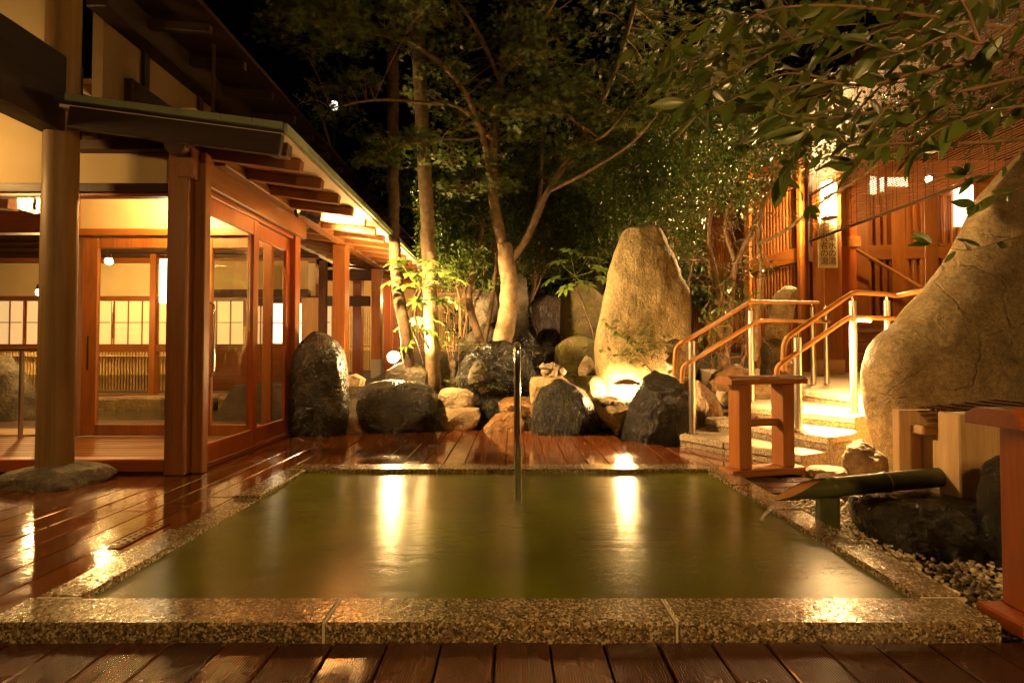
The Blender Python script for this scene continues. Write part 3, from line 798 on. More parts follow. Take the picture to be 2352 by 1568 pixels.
# back wall of the walk: tan boards above, bamboo wainscot below
WY = 11.6
part(MB().bb(-4.6, -.9, WY, WY + .08, .2, 2.9, 0), 'walk_wall', WALLPAPER)
wz0, wz1 = .28, at_y(800, 716, WY - .1).z
bp2 = mesh_from('bamboo_pole', *(lambda m: (m.v, m.f))(MB().tube([(0, 0, 0), (0, 0, .6), (0, 0, .606), (0, 0, .618), (0, 0, .624), (0, 0, wz1 - wz0)], [.026, .026, .03, .03, .026, .026], 8)), BAMBY, 40)
fen = thing('walkway_bamboo_fence', (-3, WY - .06, .3), 'pale bamboo wainscot fence behind the covered walkway posts', 'fence')
for i in range(64): inst('bamboo_pole', bp2, (-4.55 + i * .0565, WY - .05, wz0), fen)
MB().tube([(-4.6, WY - .09, 1.02), (-.95, WY - .09, 1.02)], .02, 8).build('fence_rail', BAMBY, fen, 40)
# shuttered window wall right behind the doors
wy = 7.1
part(MB().bb(-4.4, -3.02, wy, wy + .06, 1.78, 2.2, 0), 'plaster_panel', PLASTER)
part(MB().bb(-4.4, -2.98, wy - .05, wy + .05, 1.66, 1.775, .005), 'window_header', DARKW['x'])
w1, w2 = at_y(674, 740, wy).x, at_y(693, 740, wy).x
sp = part(MB().bb(w1 - .3, w2, wy - .01, wy + .0, at_y(680, 787, wy).z, at_y(680, 697, wy).z, 0), 'paper_screen', SHOJIB)
sub(MB().bb(w1 - .3, w2, wy - .016, wy - .0105, at_y(680, 742, wy).z - .008, at_y(680, 742, wy).z + .008, 0), 'muntin', CEDAR['x'], sp)
part(MB().bb(w2 + .005, w2 + .26, wy - .03, wy + .03, .4, 1.655, .004), 'window_shutter', PINE['z'])
part(MB().bb(w2 + .265, w2 + .36, wy - .05, wy + .05, .2, 2.2, .004), 'window_post', DARKW['z'])
part(MB().bb(-4.4, w2 + .0, wy - .04, wy + .04, .3, at_y(680, 790, wy).z, .004), 'window_apron', CEDAR['x'])
# grey electric box and pipe on the plaster by the column
eb = at_y(218, 308, YG - .03)
ebo = part(MB().bb(eb.x - .055, eb.x + .055, YG - .12, YG - .065, eb.z - .055, eb.z + .055, .008), 'electric_box', GREYBOX)
e2 = at_y(385, 325, YG - .09); sub(MB().tube([(eb.x + .055, YG - .09, eb.z + .02), (e2.x - .02, YG - .09, e2.z)], .011, 10), 'pipe', GREYBOX, ebo)

# ---- tall main building behind: dim plaster wall with dark beams, running away from camera
main = thing('main_hall', (-3.05, 6, 0), 'tall dark main hall with dim plaster and heavy eave beams', 'building')
XM = -3.05
zt = at_x(250, 59, XM).z; zb = at_x(203, 122, XM).z
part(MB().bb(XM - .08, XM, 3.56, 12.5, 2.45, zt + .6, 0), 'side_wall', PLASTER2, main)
part(MB().bb(XM + .002, XM + .07, 3.75, 12.5, 2.55, zb, .006), 'wall_beam', BLACKW['y'], main)
part(MB().bb(XM + .002, XM + .16, 3.4, 12.5, zt, zt + .22, .008), 'eave_beam', BLACKW['y'], main)
for y in (3.95, 4.65, 5.9, 7.3): part(MB().bb(XM + .001, XM + .035, y - .03, y + .03, zb + .001, zt - .001, .003), 'wall_stud', BLACKW['z'], main)
part(MB().add([(-3.3, 2.6, zt + .26), (-2.35, 2.6, zt + .16), (-2.35, 13, zt + .16), (-3.3, 13, zt + .26), (-3.3, 2.6, zt + .34), (-2.35, 2.6, zt + .2), (-2.35, 13, zt + .2), (-3.3, 13, zt + .34)],
     [(3, 2, 1, 0), (4, 5, 6, 7), (0, 1, 5, 4), (1, 2, 6, 5), (2, 3, 7, 6), (3, 0, 4, 7)]), 'eave_boards', BLACKW['y'], main)
for i in range(18): part(MB().beam((-3.04, 2.8 + i * .5, zt + .15), (-2.40, 2.8 + i * .5, zt + .10), .05, .07), 'eave_rafter', BLACKW['x'], main)
rc = at_x(397, 90, -2.5)
part(MB().tube([(-2.5, 4.0, 2.45), (-2.5, 4.0, zt + .1)], .014, 8), 'rain_pipe', BLACKW['z'], main)
# ================================================================== RIGHT BUILDING (lattice walls, entrance, blind)
hall = thing('lattice_house', (5, 8, .5), 'red cedar entrance house with vertical lattice walls', 'building')
def hp(mb, name, mat, smooth=None): return mb.build(name, mat, hall, smooth)
FZ = .54
A = Vector((4.82, 7.95)); B = Vector((3.75, 13.0)); wd = (B - A).normalized(); wl = (B - A).length
ang = math.atan2(wd.y, wd.x); RM = Matrix.Rotation(ang, 3, 'Z')
wn2 = Vector((-wd.y, wd.x))        # faces the garden (left / camera side)
if wn2.x > 0: wn2 = -wn2
def wbox(t0, t1, z0, z1, th, off, name, mat, bev=.004):
    c = A + wd * ((t0 + t1) / 2) + wn2 * off
    return MB().box((c.x, c.y, (z0 + z1) / 2), (t1 - t0, th, z1 - z0), RM, bev).build(name, mat, hall)
wbox(0, wl, FZ - .3, 4.6, .05, -.06, 'wall_backing', REDW['z'], 0)
for z0, z1 in ((.45, .75), (2.36, 2.60), (3.62, 3.80), (4.4, 4.6)): wbox(0, wl, z0, z1, .09, .0, 'wall_rail', CEDAR['y'])
nP = 4
for i in range(nP + 1):
    t = wl * i / nP; wbox(max(0, t - .07), min(wl, t + .07), .4, 4.6, .12, .012, 'wall_post', CEDAR['z'])
bat_lo = mesh_from('batten', *(lambda m: (m.v, m.f))(MB().box((0, 0, 0), (.034, .035, 1.60), None, .003)), CEDAR['z'])
bat_hi = mesh_from('batten', *(lambda m: (m.v, m.f))(MB().box((0, 0, 0), (.034, .035, 1.01), None, .003)), CEDAR['z'])
t = .12
while t < wl - .1:
    if min(abs(t - wl * i / nP) for i in range(nP + 1)) > .09:
        c = A + wd * t + wn2 * .0
        inst('batten', bat_lo, (c.x, c.y, 1.555), hall, (0, 0, ang)); inst('batten', bat_hi, (c.x, c.y, 3.11), hall, (0, 0, ang))
    t += .075
# entrance pillars
p = at_y(1903, 850, 7.5)
pil = hp(MB().bb(p.x - .14, p.x + .14, 7.36, 7.64, FZ, 4.4, .008), 'entrance_pillar', CEDAR['z'])
MB().bb(p.x - .155, p.x + .155, 7.345, 7.655, FZ - .05, FZ + .2, .006).build('pillar_base', PINE['x'], pil)
p2 = at_y(1943, 840, 7.9)
pil2 = hp(MB().bb(p2.x - .12, p2.x + .12, 7.78, 8.02, FZ, 4.4, .008), 'entrance_pillar', REDW['z'])
hp(MB().bb(p2.x - .16, p2.x + .16, 7.74, 8.06, 2.55, 2.72, .006), 'pillar_cap', CEDAR['x'])
# wall beyond the entrance: frontal lattice with posts, rails and handrail
YE = 9.8
ex0, ex1 = p2.x + .15, 11.0
hp(MB().bb(ex0 - .6, ex1, YE + .08, YE + .14, FZ, 4.8, 0), 'wall_backing', REDW['z'])
r0 = [at_y(1985, 580, YE).z, at_y(1985, 545, YE).z]
hp(MB().beam((ex0, YE, r0[0] - .06), (ex1, YE, r0[0] + .10), .10, .30, .006), 'wall_rail', CEDAR['x'])
hp(MB().bb(ex0, ex1, YE - .05, YE + .05, 1.42, 1.58, .006), 'wall_rail', CEDAR['x'])
hp(MB().bb(ex0, ex1, YE - .05, YE + .05, 4.05, 4.3, .006), 'wall_rail', CEDAR['x'])
for x in (1975, 2060, 2135, 2230): 
    q = at_y(x, 600, YE).x; hp(MB().bb(q - .14, q + .14, YE - .06, YE + .06, .5, 4.6, .008), 'wall_post', CEDAR['z'])
bt1 = mesh_from('batten', *(lambda m: (m.v, m.f))(MB().box((0, 0, 0), (.07, .05, 1.35), None, .004)), CEDAR['z'])
x = ex0 + .1
while x < ex1 - .1:
    inst('batten', bt1, (x, YE + .01, 2.27), hall); inst('batten', bt1, (x + .03, YE + .012, 3.55), hall); x += .155
h0, h1 = at_y(1958, 568, YE - .35), at_y(2125, 665, YE - .35)
hp(MB().tube([h0, h1], .03, 12), 'wall_handrail', RAILC, 60)
# paper openings behind the blind; last is plaster, its brightness put in as glow
for (xa, xb, ya, yb) in ((1999, 2012, 405, 447), (2022, 2030, 408, 440), (2040, 2085, 408, 428), (2192, 2235, 425, 520)):
    q0, q1 = at_y(xa, yb, YE - .08), at_y(xb, ya, YE - .08)
    hp(MB().bb(q0.x, q1.x, YE - .085, YE - .07, q0.z, q1.z, 0), 'glowing_panel', SHOJIB)
# wooden stair inside the entrance
st = thing('entrance_stair', (5.8, 8.4, FZ), 'honey coloured wooden stair inside the lattice entrance', 'stair')
for i in range(5):
    y0 = 8.15 + i * .3; zt_ = FZ + .175 * (i + 1)
    MB().bb(p2.x + .16, p2.x + 1.9, y0, y0 + .02, zt_ - .175, zt_ - .034, .002).build('riser', PINE['x'], st)
    MB().bb(p2.x + .15, p2.x + 1.9, y0 - .03, y0 + .29, zt_ - .032, zt_, .004).build('tread', CEDAR['x'], st)
# eave beam over the blind, roof
XB = 4.0
hp(MB().bb(XB - .08, XB + .08, 2.2, 7.4, 4.05, 4.25, .008), 'eave_beam', DARKW['y'])
hp(MB().add([(XB - .1, 2.0, 4.26), (9, 2.0, 5.2), (9, 14, 5.2), (XB + .3, 14, 4.30), (XB - .1, 2.0, 4.33), (9, 2.0, 5.3), (9, 14, 5.3), (XB + .3, 14, 4.36)],
   [(3, 2, 1, 0), (4, 5, 6, 7), (0, 1, 5, 4), (1, 2, 6, 5), (2, 3, 7, 6), (3, 0, 4, 7)]), 'roof', ROOFM)
# name board on the pillar
sgn = thing('name_board', (p.x, 7.34, 2.2), 'cream board with vertical brown Japanese lettering on the pillar', 'sign')
sz0, sz1 = at_y(1903, 615, 7.33).z, at_y(1903, 500, 7.33).z
sx0, sx1 = at_y(1880, 600, 7.33).x, at_y(1924, 600, 7.33).x
MB().bb(sx0, sx1, 7.325, 7.35, sz0, sz1, .004).build('board', SIGNW, sgn)
cw = (sx1 - sx0); ch = at_y(1903, 580, 7.33).z - at_y(1903, 606, 7.33).z
def glyphs(txt, cx, name):
    for i, c in enumerate(txt):
        cu = bpy.data.curves.new('glyph', 'FONT'); cu.body = c; cu.size = cw * .44; cu.align_x = 'CENTER'; cu.extrude = .001
        ob = bpy.data.objects.new('glyph', cu); COL.objects.link(ob)
        me = bpy.data.meshes.new_from_object(ob.evaluated_get(bpy.context.evaluated_depsgraph_get()))
        bpy.data.objects.remove(ob)
        me.materials.clear(); me.materials.append(INK)
        z = sz0 + .05 + (len(txt) - 1 - i) * cw * .42
        inst('lettering', me, (cx, 7.3225, z), sgn, (R(90), 0, 0))
glyphs('薬水の湯', sx0 + cw * .71, 'a'); glyphs('智者の湯', sx0 + cw * .29, 'b')
# reed blind hanging along the eave
bl = thing('reed_blind', (XB, 4.8, 2.3), 'long brown reed blind hanging from the right eave', 'blind')
b0 = at_x(1860, 555, XB); BZ = b0.z; BY1 = b0.y; BY0 = 2.75
m = MB(); z = BZ + .02; i = 0
while z < 4.05:
    s1, s2 = RNG.uniform(-.0025, .0025, 2)
    m.tube([(XB + s1, BY0, z + s2), (XB, (BY0 + BY1) / 2, z + RNG.uniform(-.002, .002)), (XB + s2, BY1 + RNG.uniform(-.01, .01), z + s1)], .0072, 4, False)
    z += RNG.choice([.0185, .020, .0235])
rm = m.build('reed_mat', REED, bl); rm['kind'] = 'stuff'
y = BY0 + .05; 
while y < BY1:
    MB().tube([(XB - .007, y + RNG.uniform(-.006, .006), zz) for zz in np.linspace(BZ, 3.95, 22)], .0022, 4, False).build('cord', CORD, bl); y += RNG.choice([.05, .09, .16])
MB().tube([(XB, BY0, BZ), (XB, BY1 + .01, BZ)], .014, 8).build('bottom_rod', CORD, bl, 60)
MB().tube([(XB - .01, BY0, BZ + .62), (XB - .01, BY1, BZ + .62)], .006, 6).build('cross_rod', CORD, bl)
# ================================================================== ROCKS
def rock(name, label, rows, Y, depth, mat, seed=0, amp=.06, sq=2.6, parent=None, group='garden rocks', freq=1.0, lean=0.0, K=96, M=56, base=.08, flat=False, facets=9):
    pr = [(at_y((xl + xr) / 2, y, Y).z, at_y(xl, y, Y).x, at_y(xr, y, Y).x) for (y, xl, xr) in rows]
    pr.sort(key=lambda t: t[0])
    z0 = pr[0][0]; pr.insert(0, (z0 - base, pr[0][1] + .01, pr[0][2] - .01))
    zs = np.array([p[0] for p in pr]); xl = np.array([p[1] for p in pr]); xr = np.array([p[2] for p in pr])
    # parameter by arc so the flat top keeps its shape
    zz = np.interp(np.linspace(0, 1, M) ** .9, np.linspace(0, 1, len(zs)), zs)
    L = np.interp(zz, zs, xl); Rr = np.interp(zz, zs, xr)
    for _ in range(2):
        L[1:-1] = (L[:-2] + 2 * L[1:-1] + L[2:]) / 4; Rr[1:-1] = (Rr[:-2] + 2 * Rr[1:-1] + Rr[2:]) / 4
    hw = (Rr - L) / 2; mx = hw.max(); size = max(mx * 2, zs[-1] - zs[0])
    v, f = [], []; off = Vector((seed * 13.7, seed * 5.1, seed * 9.3))
    fr = freq / max(.25, size)
    def disp(p):
        q = p * fr
        a = noise.noise(q * 2.2 + off) * .55 + noise.noise(q * 5.0 + off) * .28 + noise.noise(q * 11 + off) * .14 + noise.noise(q * 24 + off) * .07
        d = noise.voronoi(q * 2.8 + off)[0]
        return a + (d[1] - d[0]) * -.35 + .1
    for i in range(M):
        cx = (L[i] + Rr[i]) / 2; hd = depth / 2 * (.35 + .65 * (hw[i] / mx) ** .7)
        for k in range(K):
            t = 2 * math.pi * k / K; c, s_ = math.cos(t), math.sin(t)
            x = math.copysign(abs(c) ** (2 / sq), c) * hw[i]; y = math.copysign(abs(s_) ** (2 / sq), s_) * hd
            p = Vector((cx + x, Y + y + lean * (zz[i] - zs[0]), zz[i]))
            d = Vector((x / max(hw[i], .01), y / max(hd, .01), 0))
            if d.length > 0: d.normalize()
            if i == M - 1: d = (d * .4 + Vector((0, 0, .2)))
            a = disp(p) * amp * size
            side = abs(c) ** 2
            v.append(p + d * a * (1 - .55 * side) + Vector((0, 0, a * .25)))
    for i in range(M - 1):
        for k in range(K):
            a, b = i * K + k, i * K + (k + 1) % K
            f.append((a, b, b + K, a + K))
    top = [v[(M - 1) * K + k] for k in range(K)]; ct = sum(top, Vector()) / K
    # domed cap in rings
    ri = (M - 1) * K; H = min(.12 * size, .5 * hw[-1]) * (.25 if flat else 1.0); prev = ri
    for j, fr_ in enumerate((.72, .42)):
        st = len(v)
        for k in range(K):
            p = ct.lerp(top[k], fr_); p.z += H * (1 - fr_ ** 2); p.z += disp(p) * amp * size * .5; v.append(p)
        for k in range(K):
            a, b = prev + k, prev + (k + 1) % K; c2, d2 = st + (k + 1) % K, st + k
            f.append((a, b, c2, d2))
        prev = st
    v.append(ct + Vector((0, 0, H))); f += [(prev + k, prev + (k + 1) % K, len(v) - 1) for k in range(K)]
    f.append(tuple(range(K))[::-1])
    # knock flat faces into the lump, mostly on the front and top
    rf = random.Random(seed * 31 + 5); vc = sum(v, Vector()) / len(v); va = np.array([p[:] for p in v])
    for _ in range(facets):
        d = Vector((rf.gauss(0, .55), -abs(rf.gauss(.7, .5)), rf.gauss(.35, .55))).normalized(); dn = np.array(d)
        pr_ = (va - np.array(vc)) @ dn; h = pr_.max() * rf.uniform(.70, .92)
        ex = np.clip(pr_ - h, 0, None); va -= np.outer(ex * .88, dn)
    fr2 = 1.0 / max(.3, size)
    for i in range(len(va)):
        q = Vector(va[i]) * fr2 + off
        r_ = (1 - abs(noise.noise(q * 4.0))) ** 3 * .5 + (1 - abs(noise.noise(q * 9.0))) ** 3 * .25
        dd = Vector(va[i]) - vc; dd.normalize()
        va[i] -= np.array(dd) * (r_ * amp * size * .55) * (1 - .6 * abs(dd.x))
    v = [Vector(p) for p in va]
    me = mesh_from(name, v, f, mat, 38)
    o = link(bpy.data.objects.new(name, me), parent)
    if parent is None: tag(o, label, 'rock', group)
    return o
rock('boulder', 'tall wet black boulder beside the glass door frame', [(766, 712, 748), (780, 692, 768), (815, 678, 788), (870, 672, 799), (930, 671, 803), (975, 673, 800), (1005, 680, 792)], 5.14, .5, ROCK_WET, 1, .06, facets=3)
rock('boulder', 'broad wet black boulder in front of the bright ground lamp', [(876, 860, 960), (886, 838, 988), (905, 826, 1002), (940, 820, 1007), (970, 828, 1004), (997, 850, 990)], 5.36, .55, ROCK_WET, 2, .07, 3.0, flat=True)
rock('small_rock', 'small wedge rock between the two wet black boulders', [(953, 796, 806), (970, 790, 825), (992, 785, 842)], 5.25, .25, ROCK_BROWN, 3, .08)
rock('small_rock', 'tan block rock right of the broad black boulder, upper of two', [(893, 1014, 1072), (905, 1006, 1090), (937, 1008, 1088)], 5.62, .35, ROCK_PALE, 4, .07, 3.4, flat=True)
rock('small_rock', 'tan bowl shaped rock on the deck edge, lower of two', [(938, 1004, 1104), (952, 1004, 1106), (975, 1012, 1098), (994, 1026, 1076)], 5.45, .35, ROCK_TAN, 5, .06, 3.0, flat=True)
rock('boulder', 'dark wet rock in the hollow left of the water outlet', [(903, 1095, 1190), (930, 1088, 1205), (965, 1098, 1196), (985, 1100, 1200)], 5.85, .4, ROCK_WET, 6, .08)
rock('flat_rock', 'flat wet brown slab rock behind the chrome pole', [(913, 1152, 1222), (926, 1142, 1226), (946, 1150, 1222)], 5.62, .35, ROCK_ORANGE, 7, .07, 3.0, flat=True)
rock('small_rock', 'wet orange lumpy rock on the deck edge by the chrome pole', [(950, 1135, 1195), (968, 1114, 1210), (997, 1104, 1218)], 5.42, .3, ROCK_ORANGE, 8, .09)
rock('boulder', 'wet banded greenish black boulder in front of the stone frog', [(879, 1266, 1312), (893, 1240, 1342), (930, 1224, 1364), (965, 1218, 1378), (1003, 1220, 1388)], 5.2, .5, ROCK_STRIPE, 9, .07)
rock('pedestal_rock', 'flat topped tan rock carrying the stone frog', [(866, 1220, 1310), (876, 1216, 1312), (895, 1216, 1308), (912, 1217, 1302)], 5.62, .34, ROCK_TAN, 10, .04, 3.4, flat=True)
rock('boulder', 'tan inverted triangle rock below the glowing lantern', [(912, 1350, 1442), (935, 1360, 1448), (960, 1378, 1446), (985, 1400, 1438), (1002, 1412, 1432)], 5.2, .3, ROCK_TAN, 11, .05, 2.8, flat=True)
rock('boulder', 'dark recessed rock between lantern ledge and black peaked boulder', [(915, 1405, 1475), (960, 1400, 1475), (1005, 1400, 1470)], 5.36, .3, ROCK_DARK, 12, .05)
rock('boulder', 'black ridged peaked boulder beside the lowest granite step', [(856, 1498, 1532), (868, 1478, 1556), (900, 1462, 1574), (940, 1446, 1588), (980, 1434, 1598), (1020, 1428, 1606)], 4.86, .55, ROCK_DARK, 13, .11, facets=3, freq=1.3)
rock('standing_stone', 'tall speckled standing stone lit from below by the lantern', [(520, 1452, 1505), (526, 1430, 1518), (545, 1418, 1528), (562, 1412, 1534), (600, 1399, 1552), (640, 1391, 1566), (680, 1383, 1582), (720, 1376, 1594), (760, 1370, 1602), (800, 1366, 1605), (840, 1366, 1604), (880, 1370, 1598), (915, 1376, 1590)], 5.98, .62, ROCK_STAND, 14, .05, 3.0, K=120, M=90, group=None, facets=3)
rock('small_rock', 'small rounded orange rock at the foot of the standing stone', [(866, 1362, 1378), (880, 1350, 1392), (902, 1346, 1398)], 5.72, .2, ROCK_TAN, 15, .06)
rock('boulder', 'brown rock between black peaked boulder and second step', [(880, 1592, 1622), (900, 1588, 1638), (930, 1598, 1650), (965, 1608, 1658)], 5.05, .35, ROCK_BROWN, 16, .07)
rock('boulder', 'pale angular rock behind the left handrail and second step', [(836, 1692, 1722), (845, 1680, 1762), (870, 1664, 1786), (900, 1650, 1790), (925, 1645, 1784), (955, 1645, 1760)], 5.75, .4, ROCK_PALE, 17, .08, 3.0)
rock('upright_rock', 'pale slanted upright rock standing by the lattice wall', [(664, 1796, 1826), (680, 1778, 1830), (710, 1768, 1820), (740, 1760, 1814), (778, 1754, 1802), (790, 1756, 1798)], 6.75, .28, ROCK_PALE, 18, .06, 3.2)
rock('small_rock', 'dark rock under the pale slanted upright rock', [(785, 1756, 1800), (800, 1750, 1804), (830, 1752, 1800), (856, 1750, 1800)], 6.6, .3, ROCK_GREY, 19, .08)
# back row of the rockery
rock('boulder', 'brown shadowed rock behind the thin twin trunks', [(657, 1088, 1122), (668, 1078, 1140), (705, 1075, 1146), (745, 1072, 1142), (770, 1070, 1140)], 7.5, .4, ROCK_GREY, 20, .07, group='rockery back row')
rock('boulder', 'squat shadowed rock below the brown back row rock', [(748, 1066, 1130), (765, 1056, 1140), (800, 1052, 1140), (850, 1052, 1136)], 7.2, .45, ROCK_GREY, 21, .08, group='rockery back row')
rock('boulder', 'tall blue grey rock behind the maple trunk', [(622, 1152, 1200), (640, 1142, 1212), (700, 1132, 1216), (760, 1126, 1216), (830, 1126, 1214)], 7.8, .45, ROCK_GREY, 22, .06, group='rockery back row')
rock('boulder', 'wet purple rock face with trickling water', [(681, 1218, 1288), (700, 1214, 1292), (740, 1222, 1292), (775, 1236, 1290), (830, 1240, 1290)], 7.9, .45, ROCK_PURPLE, 23, .04, 3.4, group='rockery back row', flat=True)
rock('boulder', 'mossy yellow green upright rock left of the standing stone', [(657, 1300, 1384), (672, 1288, 1392), (720, 1285, 1392), (795, 1278, 1392)], 7.4, .45, ROCK_MOSS, 24, .05, 3.2, group='rockery back row')
rock('boulder', 'rounded mossy rock low between frog and standing stone', [(783, 1290, 1368), (796, 1276, 1374), (830, 1272, 1376), (880, 1280, 1372)], 6.75, .45, ROCK_MOSS, 25, .06, 3.0, group='rockery back row')
rock('boulder', 'glossy grey boulder with small plants behind the chrome pole', [(796, 1100, 1186), (812, 1074, 1214), (850, 1054, 1228), (880, 1046, 1232), (915, 1046, 1236)], 6.1, .6, ROCK_WET, 26, .07, 2.6, group='rockery back row')
rock('boulder', 'wet dark rock at the left of the dry waterfall hollow', [(755, 1196, 1214), (780, 1182, 1232), (805, 1190, 1246), (835, 1186, 1250)], 6.7, .3, ROCK_WET, 27, .09, group='rockery back row')
rock('boulder', 'black rock in the deep hollow under the purple rock', [(765, 1230, 1290), (800, 1215, 1290), (850, 1215, 1290), (900, 1215, 1290)], 7.6, .4, ROCK_WET, 28, .08, group='rockery back row')
rock('small_rock', 'low brown rock at the foot of the thick left trunk', [(812, 1014, 1040), (830, 1008, 1052), (885, 1010, 1050)], 6.5, .3, ROCK_GREY, 29, .09, group='rockery back row')
rock('small_rock', 'low dark rock hiding the base of the bright ground lamp', [(838, 905, 965), (850, 885, 982), (885, 880, 990)], 5.85, .3, ROCK_GREY, 30, .08, group='rockery back row')
# right side
rock('giant_boulder', 'giant sloping tan boulder rising out of frame at right', [(300, 2395, 2600), (370, 2330, 2650), (440, 2262, 2690), (520, 2222, 2720), (600, 2178, 2740), (680, 2120, 2750), (740, 2074, 2760), (775, 2028, 2760), (800, 2006, 2760), (840, 1994, 2760), (930, 1994, 2760), (980, 2002, 2760), (1030, 2018, 2760), (1095, 2050, 2740)], 3.48, .56, ROCK_GIANT, 31, .032, 2.9, freq=1.4, K=180, M=140, group=None, facets=9)
rock('small_rock', 'rough pitted rock at the foot of the giant boulder', [(1013, 1978, 2008), (1028, 1954, 2024), (1058, 1943, 2032), (1090, 1944, 2036)], 3.3, .24, ROCK_PALE, 32, .09)
rock('flat_rock', 'flat pale stepping rock beside the timber ledge', [(1076, 1866, 1945), (1084, 1858, 1950), (1098, 1860, 1950)], 3.3, .22, ROCK_PALE, 33, .06, 3.2, flat=True)
rock('boulder', 'large wet black rock under the wooden water box', [(1150, 2030, 2300), (1158, 2004, 2320), (1175, 1994, 2330), (1200, 1992, 2335), (1240, 2008, 2335), (1290, 2060, 2330)], 2.3, .62, ROCK_WET, 34, .05, 3.0, flat=True)
rock('boulder', 'dark rock behind the right foreground post', [(1060, 2330, 2440), (1150, 2314, 2480), (1250, 2312, 2480), (1400, 2320, 2480)], 1.95, .4, ROCK_WET, 35, .05)
rock('column_base_stone', 'flat grey base stone under the round wooden column', [(1070, 70, 180), (1080, 25, 232), (1094, -15, 252), (1112, -30, 222)], 3.2, .5, ROCK_GREY, 36, .03, 2.2, flat=True, group=None)
rock('small_rock', 'dark rock standing in the indoor bath behind the glass', [(812, -40, 8), (850, -60, 40), (900, -80, 64), (960, -80, 70), (1010, -80, 60)], 6.3, .5, ROCK_GREY, 37, .06, group=None)
rng = random.Random(3)
for i, (x, y, Y, w, h, lab) in enumerate([(812, 872, 6.0, 26, 12, 'small flat rock left of the bright ground lamp'), (1120, 998, 5.22, 12, 8, 'tiny rock on the deck by the bowl shaped rock'), (1500, 905, 5.4, 18, 20, 'small pale rock tucked behind the black peaked boulder'), (1350, 850, 6.3, 22, 30, 'small dark rock against the left foot of the standing stone'), (1812, 855, 5.9, 16, 30, 'small rock by the far handrail posts'), (1100, 870, 5.8, 26, 40, 'low rock left of the glossy boulder'), (1690, 880, 5.35, 60, 40, 'low brown rock behind the pale angular rock')]):
    rock('small_rock', lab, [(y - h, x - w * .35, x + w * .35), (y - h * .5, x - w * .8, x + w * .8), (y, x - w, x + w)], Y, w * .0045 + .12, rng.choice([ROCK_PALE, ROCK_BROWN, ROCK_GREY]), 50 + i, .08)

# ------------------------------------------------------------------ carved stone frog and monkey (continuous remeshed bodies)
def blend_body(name, blobs, mat, parent, voxel=.008, its=6):
    m = MB()
    for c, r, s3, rot in blobs: m.ball(c, r, 20, 14, s3, Euler(rot).to_matrix())
    o = m.build(name, mat, parent, 180)
    md = o.modifiers.new('remesh', 'REMESH'); md.mode = 'VOXEL'; md.voxel_size = voxel; md.use_smooth_shade = True
    sm = o.modifiers.new('smooth', 'SMOOTH'); sm.iterations = its; sm.factor = .6
    return o
fc = at_y(1268, 864, 5.58)
frog = thing('stone_frog', (fc.x, 5.58, fc.z), 'crouching carved stone frog on the tan pedestal rock', 'statue')
def fp(x, y, z): return (fc.x + x, 5.58 + y, fc.z + z)
blend_body('body', [
    (fp(-.055, -.03, .055), .075, (1.05, 1, .85), (0, 0, 0)), (fp(.03, .01, .075), .085, (1.15, 1, .85), (0, .35, 0)), (fp(-.075, -.035, .105), .065, (1.25, 1.1, .55), (0, .1, .3)),
    (fp(-.105, -.06, .142), .020, (1, 1, .9), (0, 0, 0)), (fp(.0, -.055, .148), .022, (1.2, 1, .9), (0, 0, 0)), (fp(-.045, -.02, .125), .05, (1.3, 1, .5), (0, 0, 0)),
    (fp(.105, -.02, .055), .055, (.85, 1, 1.0), (0, 0, 0)), (fp(.12, .05, .05), .05, (1, 1, .9), (0, 0, 0)),
    (fp(.02, -.085, .035), .038, (.9, .8, 1.1), (0, .4, 0)), (fp(.0, -.10, .012), .026, (1.7, .9, .5), (0, 0, 0)), (fp(.09, -.07, .014), .028, (1.9, .9, .5), (0, 0, 0)), (fp(-.09, -.075, .012), .022, (1.4, .9, .5), (0, 0, 0))], STATUE, frog, .006, 3)
mc = at_y(1552, 872, 5.42)
monk = thing('stone_monkey', (mc.x, 5.42, mc.z), 'seated carved stone monkey behind the black peaked boulder', 'statue')
def mp_(x, y, z): return (mc.x + x, 5.42 + y, mc.z + z)
blend_body('body', [
    (mp_(.02, 0, .14), .115, (1.0, .9, 1.15), (0, -.2, 0)), (mp_(.035, .01, .25), .10, (1, .9, 1.05), (0, 0, 0)),
    (mp_(.0, 0, .385), .078, (1.12, .95, .95), (0, .2, 0)), (mp_(-.05, 0, .405), .05, (1, 1, .7), (0, 0, 0)), (mp_(-.075, 0, .355), .038, (1.35, 1.05, .72), (0, .1, 0)), (mp_(-.06, 0, .325), .03, (1.3, 1, .7), (0, 0, 0)),
    (mp_(.04, -.075, .37), .032, (.8, .4, 1.1), (0, 0, 0)), (mp_(.04, .075, .37), .032, (.8, .4, 1.1), (0, 0, 0)),
    (mp_(-.01, -.09, .24), .042, (.8, .8, 1.6), (0, .5, 0)), (mp_(-.075, -.09, .17), .034, (1.7, .8, .8), (0, .5, 0)), (mp_(-.11, -.06, .20), .03, (1, 1, 1.1), (0, 0, 0)), (mp_(-.10, -.03, .29), .026, (.9, .9, 1.6), (0, -.3, 0)), (mp_(-.08, -.02, .245), .03, (1, 1, 1.8), (0, .3, 0)),
    (mp_(-.03, -.10, .07), .058, (1.35, .8, .9), (0, -.4, 0)), (mp_(-.03, .10, .07), .058, (1.35, .8, .9), (0, -.4, 0)), (mp_(-.10, -.08, .06), .036, (.9, .9, 1.7), (0, .1, 0)), (mp_(-.115, -.08, .012), .03, (1.8, .9, .6), (0, 0, 0)),
    (mp_(.02, -.0, .01), .12, (1.1, 1, .35), (0, 0, 0))], STATUE, monk, .008, 4)
for s in (-1,): MB().ball(mp_(-.055, -.052, .402), .009, 10, 8).build('eye', INK, monk, 180)
